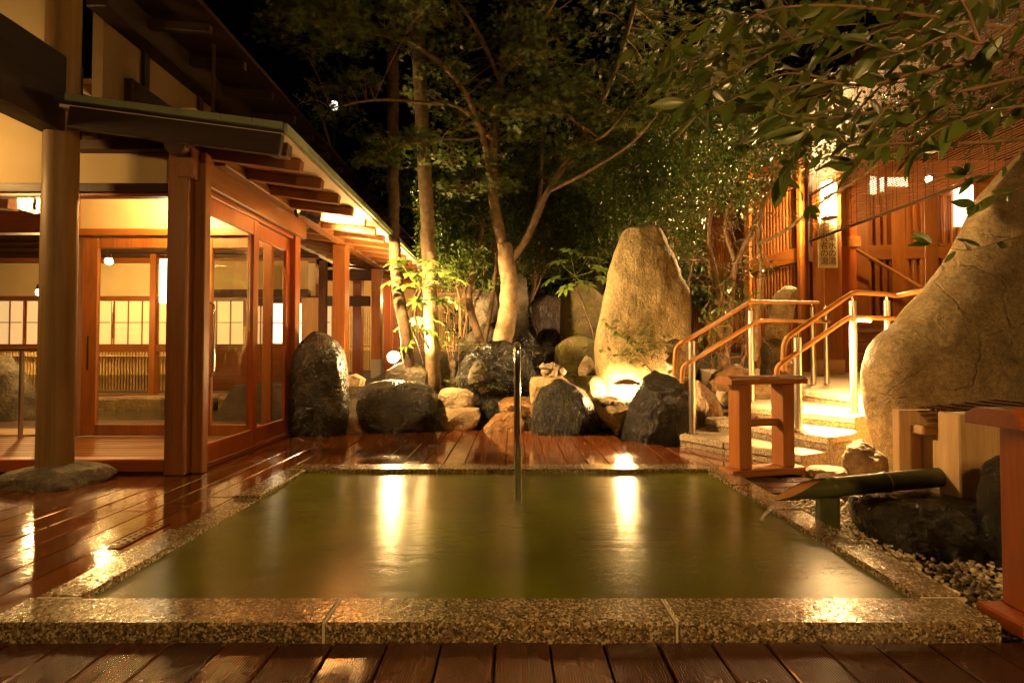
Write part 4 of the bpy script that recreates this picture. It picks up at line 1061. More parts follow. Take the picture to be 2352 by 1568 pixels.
# ================================================================== RAILS, STANDS, SPOUT, LAMPS
# ---- chrome pole rail standing in the pool (inverted U seen end-on)
cp = at_z(1189, 1146, .026); ct_ = at_y(1187, 791, cp.y).z
pole = thing('chrome_pool_rail', (cp.x, cp.y, 0), 'chrome grab rail rising out of the pool water', 'grab rail')
yb2 = YB1 + .12
MB().tube(smooth_path([(cp.x, cp.y, -.4), (cp.x, cp.y, .5), (cp.x, cp.y, ct_ - .07), (cp.x, cp.y + .02, ct_ - .02), (cp.x, cp.y + .07, ct_), (cp.x, yb2 - .07, ct_), (cp.x, yb2 - .02, ct_ - .02), (cp.x, yb2, ct_ - .07), (cp.x, yb2, .3), (cp.x, yb2, .0)], 5), .0175, 16).build('rail_tube', CHROME, pole, 60)
zc = at_y(1189, 1023, cp.y).z
MB().tube([(cp.x + .003, cp.y, -.4), (cp.x + .003, cp.y, zc)], .0215, 16).build('sleeve', CHROME, pole, 60)
MB().tube([(cp.x, yb2, .0), (cp.x, yb2, .012)], .045, 20).build('flange', CHROME, pole, 60)

# ---- stair handrails: steel posts, orange sleeves
def srail(name, label, posts, upper, lower, up_r=.021):
    r = thing(name, posts[0][0], label, 'handrail', 'step handrails')
    for base, ztop in posts:
        MB().tube([(base[0], base[1], base[2] - .02), (base[0], base[1], ztop)], .029, 20).build('post', STEEL, r, 60)
        fl = MB().tube([(base[0], base[1], base[2] + .001), (base[0], base[1], base[2] + .010)], .055, 20).build('flange', CHROME, r, 60)
        for a in range(4):
            c = Vector((base[0] + .042 * math.cos(a * 1.57 + .7), base[1] + .042 * math.sin(a * 1.57 + .7), base[2] + .011))
            MB().tube([c, c + Vector((0, 0, .012))], .007, 8).build('bolt', CHROME, fl, 60)
        MB().tube([(base[0], base[1], ztop - .002), (base[0], base[1], ztop + .035)], .009, 8).build('bracket', CHROME, r, 60)
    MB().tube(smooth_path(upper, 6), up_r, 16).build('upper_rail', RAILC, r, 60)
    MB().tube(smooth_path(lower, 6), up_r * .95, 16).build('lower_rail', RAILC, r, 60)
    return r
# left rail
P1 = at_z(1590.6, 997, RZ); P2 = at_z(1727, 923.5, RZ * 3); P3 = at_z(1868, 888, RZ * 4); P3b = P3 + Vector((.18, .02, 0))
def on(px, py_, Y): return at_y(px, py_, Y)
zt1, zt2, zt3 = on(1590, 783, P1.y).z, on(1715, 714, P2.y).z, on(1868, 705, P3.y).z
ya, yb, yc = P1.y - .03, P2.y, P3.y
up = [on(1550, 857, ya), on(1551, 820, ya), on(1553, 803, ya), on(1562, 790, ya), on(1578, 780, ya), on(1648, 739, (ya + yb) / 2 + .02), on(1712, 699, yb), on(1724, 694, yb + .03), on(1740, 693, yb + .12), on(1810, 694, (yb + yc) / 2 + .1), on(1879, 695, yc + .05)]
yq = P1.y - .10
lo = [on(1566, 880, yq), on(1567, 858, yq), on(1569, 845, yq), on(1576, 836, yq), on(1588, 829, yq), on(1660, 785, (yq + yb) / 2), on(1733, 741, yb - .05), on(1744, 737, yb), on(1760, 736, yb + .1), on(1830, 737, (yb + yc) / 2 + .1), on(1904, 739, yc + .02)]
srail('step_handrail', 'orange sleeved handrail on the left side of the steps', [(P1, zt1), (P2, zt2), (P3, zt3), (P3b, zt3 - .0)], up, lo)
# right rail
Q1 = Vector((at_y(1834, 980, 3.92).x, 3.92, RZ * 2)); Q2 = at_z(1962, 949, RZ * 3)
q1t, q2t = on(1834, 775, Q1.y).z, on(1957, 692, Q2.y).z
Q3 = Vector((on(2037, 690, 4.35).x, 4.35, RZ * 4)); q3t = on(2037, 690, 4.35).z
y1, y2, y3 = Q1.y - .03, Q2.y, 4.35
up = [on(1800, 851, y1), on(1800, 815, y1), on(1801, 795, y1), on(1806, 780, y1), on(1818, 768, y1), on(1888, 720, (y1 + y2) / 2), on(1950, 678, y2), on(1960, 673, y2 + .01), on(1975, 672, y2 + .06), on(2037, 676, y3), on(2060, 679, y3), on(2085, 674, 4.2), on(2120, 668, 4.1)]
lo = [on(1786, 922, y1 - .05), on(1783, 880, y1 - .05), on(1785, 850, y1 - .05), on(1791, 838, y1 - .05), on(1803, 829, y1 - .05), on(1876, 779, (y1 + y2) / 2 - .05), on(1938, 736, y2 - .05), on(1948, 731, y2 - .03), on(1962, 729, y2), on(2040, 731, y3 - .04), on(2070, 732, y3 - .04)]
rr = srail('step_handrail', 'orange sleeved handrail on the right side by the giant boulder', [(Q1, q1t), (Q2, q2t), (Q3, q3t)], up, lo)
# lit strip under the right lower rail
LED = emit('rail_light_strip', WARMW, 2800.0)
la, lb = on(1880, 776, (y1 + y2) / 2 + .0), on(1930, 741, y2 + .0)
MB().beam(la, lb, .012, .010, .002).build('rail_light', emit('rail_strip_face', WARMW, .5), rr)
def strip_light(la, lb, aim, power):
    ld = bpy.data.lights.new('rail_strip_light', 'AREA'); ld.shape = 'RECTANGLE'; ld.size = (lb - la).length; ld.size_y = .015; ld.energy = power; ld.color = WARMW; ld.spread = R(150)
    o = bpy.data.objects.new('rail_strip_light', ld); COL.objects.link(o); o.location = (la + lb) / 2 + Vector((0, 0, -.012))
    z_ = -Vector(aim).normalized(); x_ = (lb - la).normalized(); x_ = (x_ - z_ * x_.dot(z_)).normalized(); y_ = z_.cross(x_)
    o.rotation_euler = Matrix((x_, y_, z_)).transposed().to_euler()
strip_light(la, lb, (.55, -.25, -1), 70)
la, lb = on(1968, 737, y2 + .02), on(2000, 738, y3 - .12)
MB().beam(la, lb, .016, .010, .002).build('rail_light', emit('dim_rail_strip', WARMW, 40.0), rr)
strip_light(la, lb, (.3, -.1, -1), 30)

# ---- timber railing stands
def stand(loc, rz, label, scale=1.0, CEDAR=CEDAR):
    t = thing('railing_stand', loc, label, 'railing stand', 'timber railing stands'); t.rotation_euler = (0, 0, rz); t.scale = (scale,) * 3
    W = .275
    MB().bb(-W - .02, W + .02, -.075, .075, .008, .055, .006).build('base_bar', CEDAR['x'], t)
    for s in (-1, 1): MB().bb(s * .175 - .048, s * .175 + .048, -.058, .058, .0555, .628, .006).build('leg', CEDAR['z'], t)
    MB().bb(-.1265, .1265, -.02, .02, .335, .385, .004).build('cross_bar', CEDAR['x'], t)
    m = MB(); y0, y1_, z0, z1_, c = -.085, .085, .6285, .683, .022
    prof = [(y0, z0), (y1_, z0), (y1_, z1_ - c), (y1_ - c * 1.6, z1_), (y0 + c * 1.6, z1_), (y0, z1_ - c)]
    n = len(prof); v = [(-W - .03, a, b) for a, b in prof] + [(W + .03, a, b) for a, b in prof]
    m.add(v, [tuple(range(n)), tuple(range(n, 2 * n))[::-1]] + [(i, n + i, n + (i + 1) % n, (i + 1) % n) for i in range(n)])
    m.build('top_bar', CEDAR['x'], t)
    return t
stand((1.728, 3.36, .014), R(14), 'small timber H shaped railing stand in front of the granite steps')
stand((1.80, 1.525, .0), R(2), 'reddish timber railing stand cut by the right edge of frame', 1.0, REDW)

# ---- water box, bamboo spout and its support
wb = thing('wooden_water_box', (2.35, 2.4, .15), 'pale cedar water box with tall block front on the black rock', 'water box')
yb0 = 2.30
xA = at_y(2205, 1050, yb0).x; xB = at_y(2300, 1050, yb0).x
zA, zB = at_y(2250, 1160, yb0).z, at_y(2250, 952, yb0).z
MB().bb(xA - .0, xB, yb0, yb0 + .12, zA, zB, .006).build('front_block', PINE['z'], wb)
MB().bb(xB + .003, xB + .22, yb0 + .01, yb0 + .10, zA + .01, zB - .02, .004).build('side_block', DARKW['z'], wb)
yb1 = 2.72
xa_, xb_2 = at_y(2066, 1040, yb1).x, at_y(2160, 1040, yb1).x
za_, zb_ = at_y(2100, 1140, yb1).z, at_y(2100, 942, yb1).z
MB().bb(xa_, xb_2 + .45, yb1, yb1 + .05, za_ - .05, zb_, .004).build('back_board', PINE['z'], wb)
MB().bb(xb_2 - .10, xb_2 - .06, yb0 + .122, yb1 - .002, za_, zb_ - .10, .004).build('side_board', PINE['z'], wb)
MB().bb(xb_2 - .17, xb_2 + .36, yb1 - .09, yb1 - .003, zb_ - .125, zb_ - .075, .008).build('lip_board', PINE['x'], wb)
MB().bb(xb_2 + .30, xb_2 + .34, yb0 + .122, yb1 - .1, za_, zb_ - .06, .004).build('side_board', PINE['z'], wb)
mat_ = thing('reed_mat_lid', (2.5, 2.6, zb_), 'small dark reed mat laid over the water box', 'mat')
m0, m1 = at_y(2158, 948, 2.55), at_y(2290, 932, 2.55)
for i in range(9): MB().tube([(m0.x, 2.40 + i * .034, m0.z + .012 + .004 * (i % 2)), (m1.x + .15, 2.40 + i * .034, m1.z + .012 + .004 * (i % 3))], .006, 6).build('reed', DARKW['x'], mat_)
for i in range(6): 
    xx = m0.x + .04 + i * .075; MB().tube([(xx, 2.39, m0.z + .02 + i * .008), (xx, 2.69, m0.z + .022 + i * .008)], .003, 5).build('cord', CORD, mat_)

bs = thing('bamboo_spout', (1.6, 2.42, .2), 'green bamboo spout pouring hot water over the right curb', 'spout')
YS = 2.42
e0, e1 = at_y(1776, 1139, YS), at_y(2172, 1094, YS)
ax = (Vector((e1.x, YS, at_y(2160, 1094, YS).z)) - Vector((at_y(1905, 1119, YS).x, YS, at_y(1905, 1119, YS).z))).normalized()
pc0 = Vector((at_y(1905, 1119, YS).x, YS, at_y(1905, 1119, YS).z)); rad = .047
pts, rd = [], []
Lb = (2.21 - pc0.x) / ax.x; nd = [0.02, .44 * Lb + .0, Lb + .1]
for i in range(60):
    s_ = Lb * i / 59; r_ = rad * (1 + .0 * s_)
    for q in nd:
        d = abs(s_ - q); r_ += .004 * math.exp(-(d / .012) ** 2)
    pts.append(pc0 + ax * s_); rd.append(r_)
MB().tube(pts, rd, 28, True).build('bamboo_tube', BAMB, bs, 50)
MB().tube([pc0 + ax * (nd[1] - .003), pc0 + ax * (nd[1] + .003)], rad + .0055, 28, False).build('node_ring', BAMBY, bs, 60)
# scooped mouth: lower half shell tapering to the lip
lip = Vector((e0.x, YS, at_y(1778, 1146, YS).z)); v, f = [], []
nn_, kk = 26, 22
for side in (0, 1):
    for i in range(nn_):
        t_ = i / (nn_ - 1); c0 = pc0.lerp(pc0 - ax * (pc0.x - lip.x) / ax.x, t_)
        low = c0.z; rr_ = rad * (1 - .12 * t_) - (.006 if side else 0)
        cut = math.pi * (1.0 - .03) * (1 - t_) ** .75 + .12          # half opening angle of the shell left
        for k2 in range(kk):
            a_ = -math.pi / 2 + (k2 / (kk - 1) - .5) * 2 * min(cut, math.pi * .999)
            v.append(Vector((c0.x, c0.y + rr_ * math.cos(a_), c0.z + rr_ * math.sin(a_))))
for i in range(nn_ - 1):
    for k2 in range(kk - 1):
        a_ = i * kk + k2; f.append((a_, a_ + 1, a_ + kk + 1, a_ + kk))
fo = list(f); m = MB(); m.add(v[:nn_ * kk], fo); m.build('mouth_shell', BAMB, bs, 180)
m = MB(); m.add(v[nn_ * kk:], [q[::-1] for q in fo]); m.build('mouth_lining', BAMBIN, bs, 180)
MB().tube([pc0 + ax * .0, pc0 + ax * .004], rad - .008, 24).build('mouth_septum', BAMBIN, bs, 60)
sp_ = at_z(1906, 1207, 0.0); zt_s = pc0.z - rad + .004
sup = thing('bamboo_support', (sp_.x, YS, 0), 'short upright bamboo stub propping the spout', 'support')
MB().tube([(sp_.x, YS + .01, -.06), (sp_.x, YS + .01, zt_s)], .052, 28).build('stub', BAMB, sup, 50)
# thin stream of water from the lip
st_ = thing('falling_stream', (lip.x, YS, .03), 'thin stream of hot water falling from the bamboo lip', 'water stream')
sp0 = Vector((lip.x + .005, YS, lip.z - rad * .86))
spts = [sp0 + Vector((-.075 * t_, -.01 * t_, -.0 - (sp0.z - .026) * t_ ** 1.6)) for t_ in np.linspace(0, 1, 12)]
MB().tube(spts, lerp_list([.012, .010, .007, .010], 12), 10).build('stream', FALLW, st_, 180)

# ---- glowing lantern by the standing stone
lc = at_y(1441, 905, 5.42)
lan = thing('garden_lantern', (lc.x, 5.42, LANT_Z), 'small glowing house shaped lantern at the foot of the standing stone', 'lantern')
lz = LANT_Z - .01
GLOWP = emit('lantern_paper', WARMW, 200.0)
MB().bb(lc.x - .085, lc.x + .085, 5.345, 5.495, lz + .015, lz + .155, .004).build('light_box', GLOWP, lan)
for sx in (-1, 1):
    for sy in (-1, 1): MB().bb(lc.x + sx * .088 - .006, lc.x + sx * .088 + .006, 5.42 + sy * .078 - .006, 5.42 + sy * .078 + .006, lz, lz + .16, .001).build('corner_post', DARKW['z'], lan)
MB().bb(lc.x - .006, lc.x + .006, 5.335, 5.3445, lz + .015, lz + .16, .001).build('mullion', DARKW['z'], lan)
rf = [(-.14, -.12, .172), (.14, -.12, .172), (.14, .12, .172), (-.14, .12, .172), (-.05, -.02, .218), (.05, -.02, .218), (.05, .02, .218), (-.05, .02, .218), (-.14, -.12, .160), (.14, -.12, .160), (.14, .12, .160), (-.14, .12, .160)]
MB().add([(lc.x + a, 5.42 + b, lz + c) for a, b, c in rf], [(0, 1, 5, 4), (1, 2, 6, 5), (2, 3, 7, 6), (3, 0, 4, 7), (4, 5, 6, 7), (8, 9, 1, 0), (9, 10, 2, 1), (10, 11, 3, 2), (11, 8, 0, 3), (11, 10, 9, 8)]).build('roof', DARKW['x'], lan)
MB().tube([(lc.x, 5.42, lz + .215), (lc.x, 5.42, lz + .240)], [.014, .006], 10).build('finial', DARKW['z'], lan)
cb = MB().tube(smooth_path([(lc.x - .09, 5.36, lz + .012), (lc.x - .2, 5.3, lz + .02), (lc.x - .32, 5.33, lz + .016), (lc.x - .45, 5.4, lz + .04)], 6), .005, 6).build('power_cable', BLACKM, lan)

# ---- ground spotlight left of the trees
g0 = at_y(905, 820, 6.05)
gl = thing('ground_spotlight', (g0.x, 6.05, .35), 'dazzling ground spotlight between the walkway posts and the trees', 'spotlight')
MB().tube([(g0.x, 6.05, .3), (g0.x, 6.05, g0.z - .06)], .014, 10).build('stake', BLACKM, gl)
MB().tube([(g0.x, 6.05 + .10, g0.z - .03), (g0.x, 6.05 + .02, g0.z - .01), (g0.x, 6.05 - .012, g0.z)], [.045, .078, .082], 20, False).build('housing', BLACKM, gl, 60)
MB().ball((g0.x, 6.05 - .03, g0.z + .004), .068, 20, 12).build('bulb', emit('spot_bulb', WARMW, 150.0), gl, 180)

# ---- two black floodlights under the eave
def flood(px, py_, aim, label, on_):
    b0 = at_x(px, py_, -2.13)
    t = thing('eave_floodlight', b0, label, 'floodlight')
    aim = Vector(aim).normalized(); M = aim.to_track_quat('Z', 'Y').to_matrix()
    MB().tube([b0 + Vector((-.04, 0, 0)), b0 + Vector((-.01, 0, 0))], .055, 24).build('base_plate', BLACKM, t, 50)
    c = b0 + Vector((.06, .02, .0))
    MB().tube([b0, c], .014, 10).build('arm', STEEL, t, 60)
    m = MB(); prof = [(-.07, .03), (-.068, .045), (-.02, .05), (-.0195, .042), (-.012, .042), (-.0115, .05), (.0, .05), (.0005, .043), (.006, .043), (.0065, .052), (.05, .066), (.10, .082), (.12, .084)]
    m.tube([c + aim * a for a, _ in prof], [r_ for _, r_ in prof], 28, False); m.build('body', BLACKM, t, 40)
    MB().tube([c + aim * .105, c + aim * .109], .078, 28).build('lens', emit('flood_lens' + str(on_), WARMW, on_), t, 60)
    return c + aim * .13
f1 = flood(690, 487, (.80, .58, -.16), 'black floodlight on the purlin under the eave', 60.0)

# ---- wall lamp on the entrance pillar
wl_ = at_y(1903, 462, 7.2)
wlt = thing('pillar_lamp', (wl_.x, 7.2, wl_.z), 'dazzling wall lamp above the cream name board', 'wall lamp')
MB().tube([(wl_.x, 7.2, wl_.z - .24), (wl_.x, 7.2, wl_.z + .28)], .10, 24).build('glass_shade', emit('shade_glow', WARMW, 240.0), wlt, 60)
MB().tube([(wl_.x, 7.2, wl_.z + .281), (wl_.x, 7.2, wl_.z + .31)], .09, 24).build('cap', BLACKM, wlt, 60)
MB().tube([(wl_.x, 7.2, wl_.z - .275), (wl_.x, 7.2, wl_.z - .242)], [.09, .115], 24).build('cap', BLACKM, wlt, 60)  # lower cap added to keep the lamp's glare off the name board
MB().bb(wl_.x - .02, wl_.x + .02, 7.28, 7.36, wl_.z - .05, wl_.z + .05, .004).build('bracket', BLACKM, wlt)
# small lamp seen through the blind
sl = at_y(2133, 412, 8.4)
slt = thing('porch_lamp', sl, 'small bright porch lamp glinting through the reed blind', 'lamp')
MB().ball(sl, .05, 16, 10).build('bulb', emit('porch_bulb', WARMW, 300.0), slt, 180)
MB().tube([sl + Vector((0, 0, .049)), sl + Vector((0, 0, .12))], .03, 12).build('socket', BLACKM, slt, 60)
MB().tube([sl + Vector((0, 0, .11)), Vector((sl.x, sl.y, 5.05))], .006, 6).build('cord', BLACKM, slt)

# ---- lamps inside the bathhouse
def spot_lamp(c, label, strength, r=.035, zceil=2.85, nm='ceiling_spot'):
    t = thing(nm, c, label, 'lamp', 'indoor lamps')
    c = Vector(c)
    MB().ball(c, r, 16, 10).build('bulb', emit('indoor_bulb', WARMW, strength), t, 180)
    MB().tube([c + Vector((0, 0, r * .9)), c + Vector((0, 0, r + .07))], [r * .9, r * .7], 14).build('socket', BLACKM, t, 60)
    MB().tube([c + Vector((0, 0, r + .06)), Vector((c.x, c.y, max(zceil, c.z + r + .1)))], .008, 8).build('stem', BLACKM, t, 60)
spot_lamp(at_y(387, 443, 4.45), 'bright ceiling spot at the top of the vestibule glass', 500.0, .04, 2.4)
spot_lamp(at_y(318, 446, 5.4), 'small ceiling light left of the vestibule spot', 220.0, .035, 2.95)
spot_lamp(at_y(92, 672, 6.6), 'round lamp glowing behind the round column', 240.0, .045, 2.9)
spot_lamp(at_y(250, 600, 6.9), 'indoor lamp over the bath seen through the inner door', 240.0, .045, 2.9)
spot_lamp(at_y(440, 700, 9.0), 'lamp lighting the small garden bamboo fence', 330.0, .045, 2.0)
spot_lamp(at_y(110, 700, 8.9), 'lamp over the left part of the small garden', 330.0, .045, 2.0)
spot_lamp((-3.4, 9.8, 2.1), 'lamp inside the covered walkway', 260.0, .045, 2.35)
spot_lamp((-1.75, 9.7, 1.9), 'walkway lamp hidden behind the trunks', 200.0, .045, 2.2)
# lamp under the main eave, left of the frame: lights the plaster and the round column
def offscreen_lantern(loc, strength, label):
    t = thing('offscreen_lantern', loc, label, 'lantern', 'eave lanterns'); c = Vector(loc)
    MB().bb(c.x - .08, c.x + .08, c.y - .08, c.y + .08, c.z - .11, c.z + .11, .006).build('light_box', emit('offscreen_paper', WARM, strength), t)
    MB().bb(c.x - .10, c.x + .10, c.y - .10, c.y + .10, c.z + .112, c.z + .14, .006).build('cap', DARKW['x'], t)
    for sx in (-1, 1):
        for sy in (-1, 1): MB().bb(c.x + sx * .085 - .007, c.x + sx * .085 + .007, c.y + sy * .085 - .007, c.y + sy * .085 + .007, c.z - .125, c.z + .1115, .001).build('corner_post', DARKW['z'], t)
    MB().tube([c + Vector((0, 0, .14)), c + Vector((0, 0, .7))], .008, 8).build('chain', BLACKM, t)
offscreen_lantern((-4.35, 2.55, 2.25), 30.0, 'hanging eave lantern left of the round column')
offscreen_lantern((-2.9, -1.2, 2.35), 17.0, 'unseen fill lantern added behind the viewer on the left')  # unseen fill, added to light the front areas
offscreen_lantern((1.0, -.7, 1.85), 80.0, 'unseen fill lantern added behind the viewer on the right')  # unseen fill, added to brighten the broad leaves and boulder from the front
# spots for the two floods
def spot(loc, aim, power, ang, blend, r=.06, parent=None):
    ld = bpy.data.lights.new('flood_beam', 'SPOT'); ld.energy = power; ld.spot_size = R(ang); ld.spot_blend = blend; ld.shadow_soft_size = r; ld.color = WARMW
    o = bpy.data.objects.new('flood_beam', ld); COL.objects.link(o); o.location = loc
    o.rotation_euler = Vector(aim).to_track_quat('-Z', 'Y').to_euler(); return o
spot(f1, (.88, .42, .10), 420, 150, .5)
spot((g0.x + .03, 6.0, g0.z + .06), (.55, .10, .95), 320, 140, .6)
# ================================================================== PLANTS
LT_V = [(0, 0, 0), (.28, .17, .03), (.28, 0, -.02), (.28, -.17, .03), (.66, .16, .02), (.66, 0, -.035), (.66, -.16, .02), (1, 0, -.08)]
LT_F = [(0, 2, 1), (0, 3, 2), (1, 2, 5, 4), (2, 3, 6, 5), (4, 5, 7), (5, 6, 7)]
LS_V = [(0, 0, 0), (.45, .21, .04), (.45, -.21, .04), (1, 0, -.05)]
LS_F = [(0, 3, 1), (0, 2, 3)]
def star(n=7, inner=.24, spread=2.35):
    v = [(0, 0, 0)]; f = []
    for i in range(n):
        a = -spread + 2 * spread * i / (n - 1); L = 1 - .42 * abs(a / spread) ** 1.3
        v.append((L * math.cos(a), L * math.sin(a), -.10 * L))
        if i < n - 1:
            a2 = a + spread / (n - 1); v.append((inner * math.cos(a2), inner * math.sin(a2), .01))
    for i in range(n):
        tip = 1 + 2 * i
        if i > 0: f.append((0, tip - 1, tip))
        if i < n - 1: f.append((0, tip, tip + 1))
    return v, f
MS_V, MS_F = star()

def blob_points(blobs, density):
    """blobs: (px, py, Y, rx_px, rz_px, ry_m); returns points spread towards the shell"""
    P = []
    for (x, y, Y, rx, rz, ry) in blobs:
        c = at_y(x, y, Y); ax_, az = rx / F * Y, rz / F * Y
        n = int(density * ax_ * az * max(ry, .2) * 30)
        d = RNG.normal(0, 1, (n, 3)); d /= np.linalg.norm(d, axis=1)[:, None]
        r = RNG.uniform(0, 1, n) ** .45
        P.append(np.array(c) + d * r[:, None] * np.array([ax_, ry, az]))
    return np.concatenate(P)
def limb(pts_px, Y, w0, w1, name, mat, parent, n=10, k=6, wob=.012):
    pts = [at_y(p[0], p[1], p[2] if len(p) > 2 else Y) for p in pts_px]
    sp = smooth_path(pts, k)
    for i, p in enumerate(sp):
        p += Vector((noise.noise(p * 6), noise.noise(p * 6 + Vector((9, 0, 0))), 0)) * wob
    ws = np.linspace(1, 0, len(sp)) ** .8
    rad = [(w1 + (w0 - w1) * t) * (1 + .10 * noise.noise(p * 9)) for t, p in zip(ws, sp)]
    return MB().tube(sp, rad, n).build(name, mat, parent, 180), sp
def twigs_from(paths, count, L, r, drop=0.0, spread=1.0):
    """random forked twigs leaving given paths; returns mesh builder and tip points"""
    m = MB(); tips = []
    for _ in range(count):
        p = random.choice(paths); i = random.randrange(len(p) // 3, len(p)); a = p[i]
        d = Vector((random.gauss(0, 1), random.gauss(0, .8), random.gauss(.25, .5))); d.normalize(); d *= L * random.uniform(.5, 1.1) * spread
        b = a + d * .5 + Vector((random.gauss(0, .05), random.gauss(0, .05), .04)); c = a + d + Vector((0, 0, -drop))
        m.tube(smooth_path([a, b, c], 4), lerp_list([r, r * .7, r * .35], 9), 5, False); tips += [b, c, (b + c) / 2]
        e = b + Vector((random.gauss(0, .5), random.gauss(0, .5), random.gauss(0, .25))) * L * .5
        m.tube([b, (b + e) / 2 + Vector((0, 0, .02)), e], [r * .6, r * .45, r * .25], 4, False); tips += [e]
    return m, tips
def blocked(P):
    """keep foliage out of the buildings and off the walking surfaces"""
    x, y, z = P[:, 0], P[:, 1], P[:, 2]
    return ((x < -1.35) & (y < 11) & (z < 2.9) & (z > 1.9)) | ((x < -2.1) & (z < 3.9)) | ((x > 3.9) & (y < 7.9) & (y > 2) & (z < 4.3)) | (y < 1.0)

# ---- shrub mass behind the rockery (glossy small leaves)
def shrub(name, label, stems, blobs, dens, size, mat, group, red=0, tv=LT_V, tf=LT_F, tilt=.8, twigs=60, cat='shrub', bark=TWIG, w=.02):
    base = at_y(stems[0][0][0], stems[0][0][1], stems[0][0][2])
    t = thing(name, base, label, cat, group); paths = []
    for s in stems:
        o, sp = limb(s, 6, s[0][3] if len(s[0]) > 3 else w, w * .3, 'stem', bark, t, 8); paths.append(sp)
    P = blob_points(blobs, dens); P = P[~blocked(P)]; n = len(P)
    tw, _ = twigs_from(paths, twigs, .55, .006)
    # twigs reaching into the leaf mass
    for i in RNG.choice(n, min(twigs * 2, n), replace=False):
        a = Vector(P[i]); b = a + Vector((random.gauss(0, .12), random.gauss(0, .12), -random.uniform(.1, .3)))
        tw.tube([a, (a + b) / 2 + Vector((.02, 0, 0)), b], [.002, .003, .0045], 4, False)
    tw.build('twigs', bark, t)['kind'] = 'stuff'
    scatter_mesh('crown', tv, tf, P, rand_rot(n, tilt), RNG.uniform(size * .6, size * 1.25, n), mat, t)
    if red:
        Q = P[RNG.choice(n, red, replace=False)]; scatter_mesh('red_leaves', LS_V, LS_F, Q, rand_rot(red, .9), RNG.uniform(size * .6, size, red), LEAF_RED, t)
    return t, paths
shrub('camellia_shrub', 'dense glossy camellia behind the thick left trunk, lit from below',
      [[(1060, 800, 7.2, .03), (1055, 690, 7.2), (1030, 600, 7.1), (1000, 500, 7.1)], [(1062, 800, 7.2), (1085, 650, 7.2), (1110, 560, 7.2)]],
      [(1010, 560, 7.0, 90, 80, .5), (960, 500, 7.1, 60, 90, .5), (1060, 600, 6.8, 70, 60, .5), (1080, 500, 7.2, 100, 90, .6), (1000, 450, 7.3, 90, 60, .5), (1110, 620, 7.0, 60, 50, .4), (960, 600, 6.9, 40, 50, .4)], 620, .060, LEAF_CAM, 'shrubs behind the rockery', 60)
shrub('camellia_shrub', 'dense dark camellia between the maple trunk and the standing stone',
      [[(1215, 700, 7.9, .03), (1230, 640, 7.9), (1225, 560, 7.9), (1250, 450, 7.8)], [(1216, 700, 7.9), (1260, 600, 7.9), (1300, 520, 7.8)]],
      [(1230, 540, 7.8, 110, 100, .6), (1330, 470, 7.6, 120, 110, .6), (1260, 410, 7.8, 120, 90, .6), (1400, 520, 7.4, 80, 80, .5), (1180, 450, 7.9, 80, 90, .5), (1330, 570, 7.7, 80, 50, .4)], 520, .062, LEAF_CAM, 'shrubs behind the rockery', 120)
shrub('camellia_shrub', 'dark camellia crown above the standing stone',
      [[(1560, 760, 7.0, .03), (1555, 640, 7.0), (1530, 520, 6.9), (1490, 420, 6.8)], [(1562, 760, 7.0), (1590, 600, 7.0), (1600, 460, 6.9)]],
      [(1460, 420, 6.8, 110, 110, .6), (1560, 420, 6.6, 110, 110, .6), (1500, 310, 7.0, 130, 80, .6), (1570, 540, 6.8, 60, 60, .4), (1400, 330, 7.4, 90, 80, .5)], 500, .060, LEAF_CAM, 'shrubs behind the rockery', 140)
# ---- right multi-stem shrub tree in front of the lattice wall
shrub('multistem_tree', 'pale barked multi stem tree in front of the lattice wall',
      [[(1660, 850, 5.95, .062), (1672, 760, 5.95), (1680, 660, 5.95), (1694, 600, 5.95), (1725, 535, 5.9), (1758, 450, 5.8), (1772, 370, 5.7)],
       [(1652, 850, 5.95, .05), (1655, 720, 5.95), (1640, 620, 5.95), (1628, 565, 5.95), (1634, 480, 5.9), (1650, 390, 5.8)],
       [(1736, 830, 5.85, .035), (1741, 720, 5.85), (1748, 620, 5.85), (1742, 540, 5.8), (1765, 440, 5.7), (1820, 330, 5.5)],
       [(1690, 600, 5.95, .03), (1672, 555, 5.9), (1668, 500, 5.8), (1690, 420, 5.7)],
       [(1745, 560, 5.8, .025), (1810, 525, 5.6), (1900, 455, 5.2), (1990, 400, 4.9)],
       [(1700, 830, 6.1, .02), (1712, 700, 6.1), (1700, 600, 6.1), (1660, 470, 6.0)]],
      [(1640, 400, 5.8, 110, 90, .5), (1740, 340, 5.5, 120, 80, .5), (1840, 350, 5.1, 110, 50, .4), (1600, 300, 6.0, 120, 80, .6), (1700, 250, 5.8, 140, 70, .6), (1700, 450, 5.7, 60, 40, .3), (1960, 350, 4.7, 90, 36, .3), (2080, 330, 4.3, 80, 30, .3), (1900, 290, 4.6, 90, 60, .35), (2020, 260, 4.1, 100, 60, .3), (2150, 240, 3.7, 100, 60, .3), (2280, 220, 3.4, 90, 60, .3), (1560, 470, 6.1, 60, 60, .4)], 480, .054, LEAF_CAM, None, 90, cat='tree', bark=BARK, w=.03, twigs=110)
shrub('low_shrub', 'low glossy shrub at the foot of the multi stem tree',
      [[(1680, 860, 5.7, .012), (1670, 800, 5.7), (1640, 750, 5.6)], [(1690, 860, 5.7), (1720, 790, 5.6), (1740, 720, 5.6)]],
      [(1640, 740, 5.5, 45, 40, .25), (1690, 690, 5.6, 60, 50, .25), (1740, 610, 5.5, 40, 36, .2), (1630, 800, 5.5, 40, 40, .2)], 170, .075, LEAF_CAM, None, 0, twigs=24, w=.01)

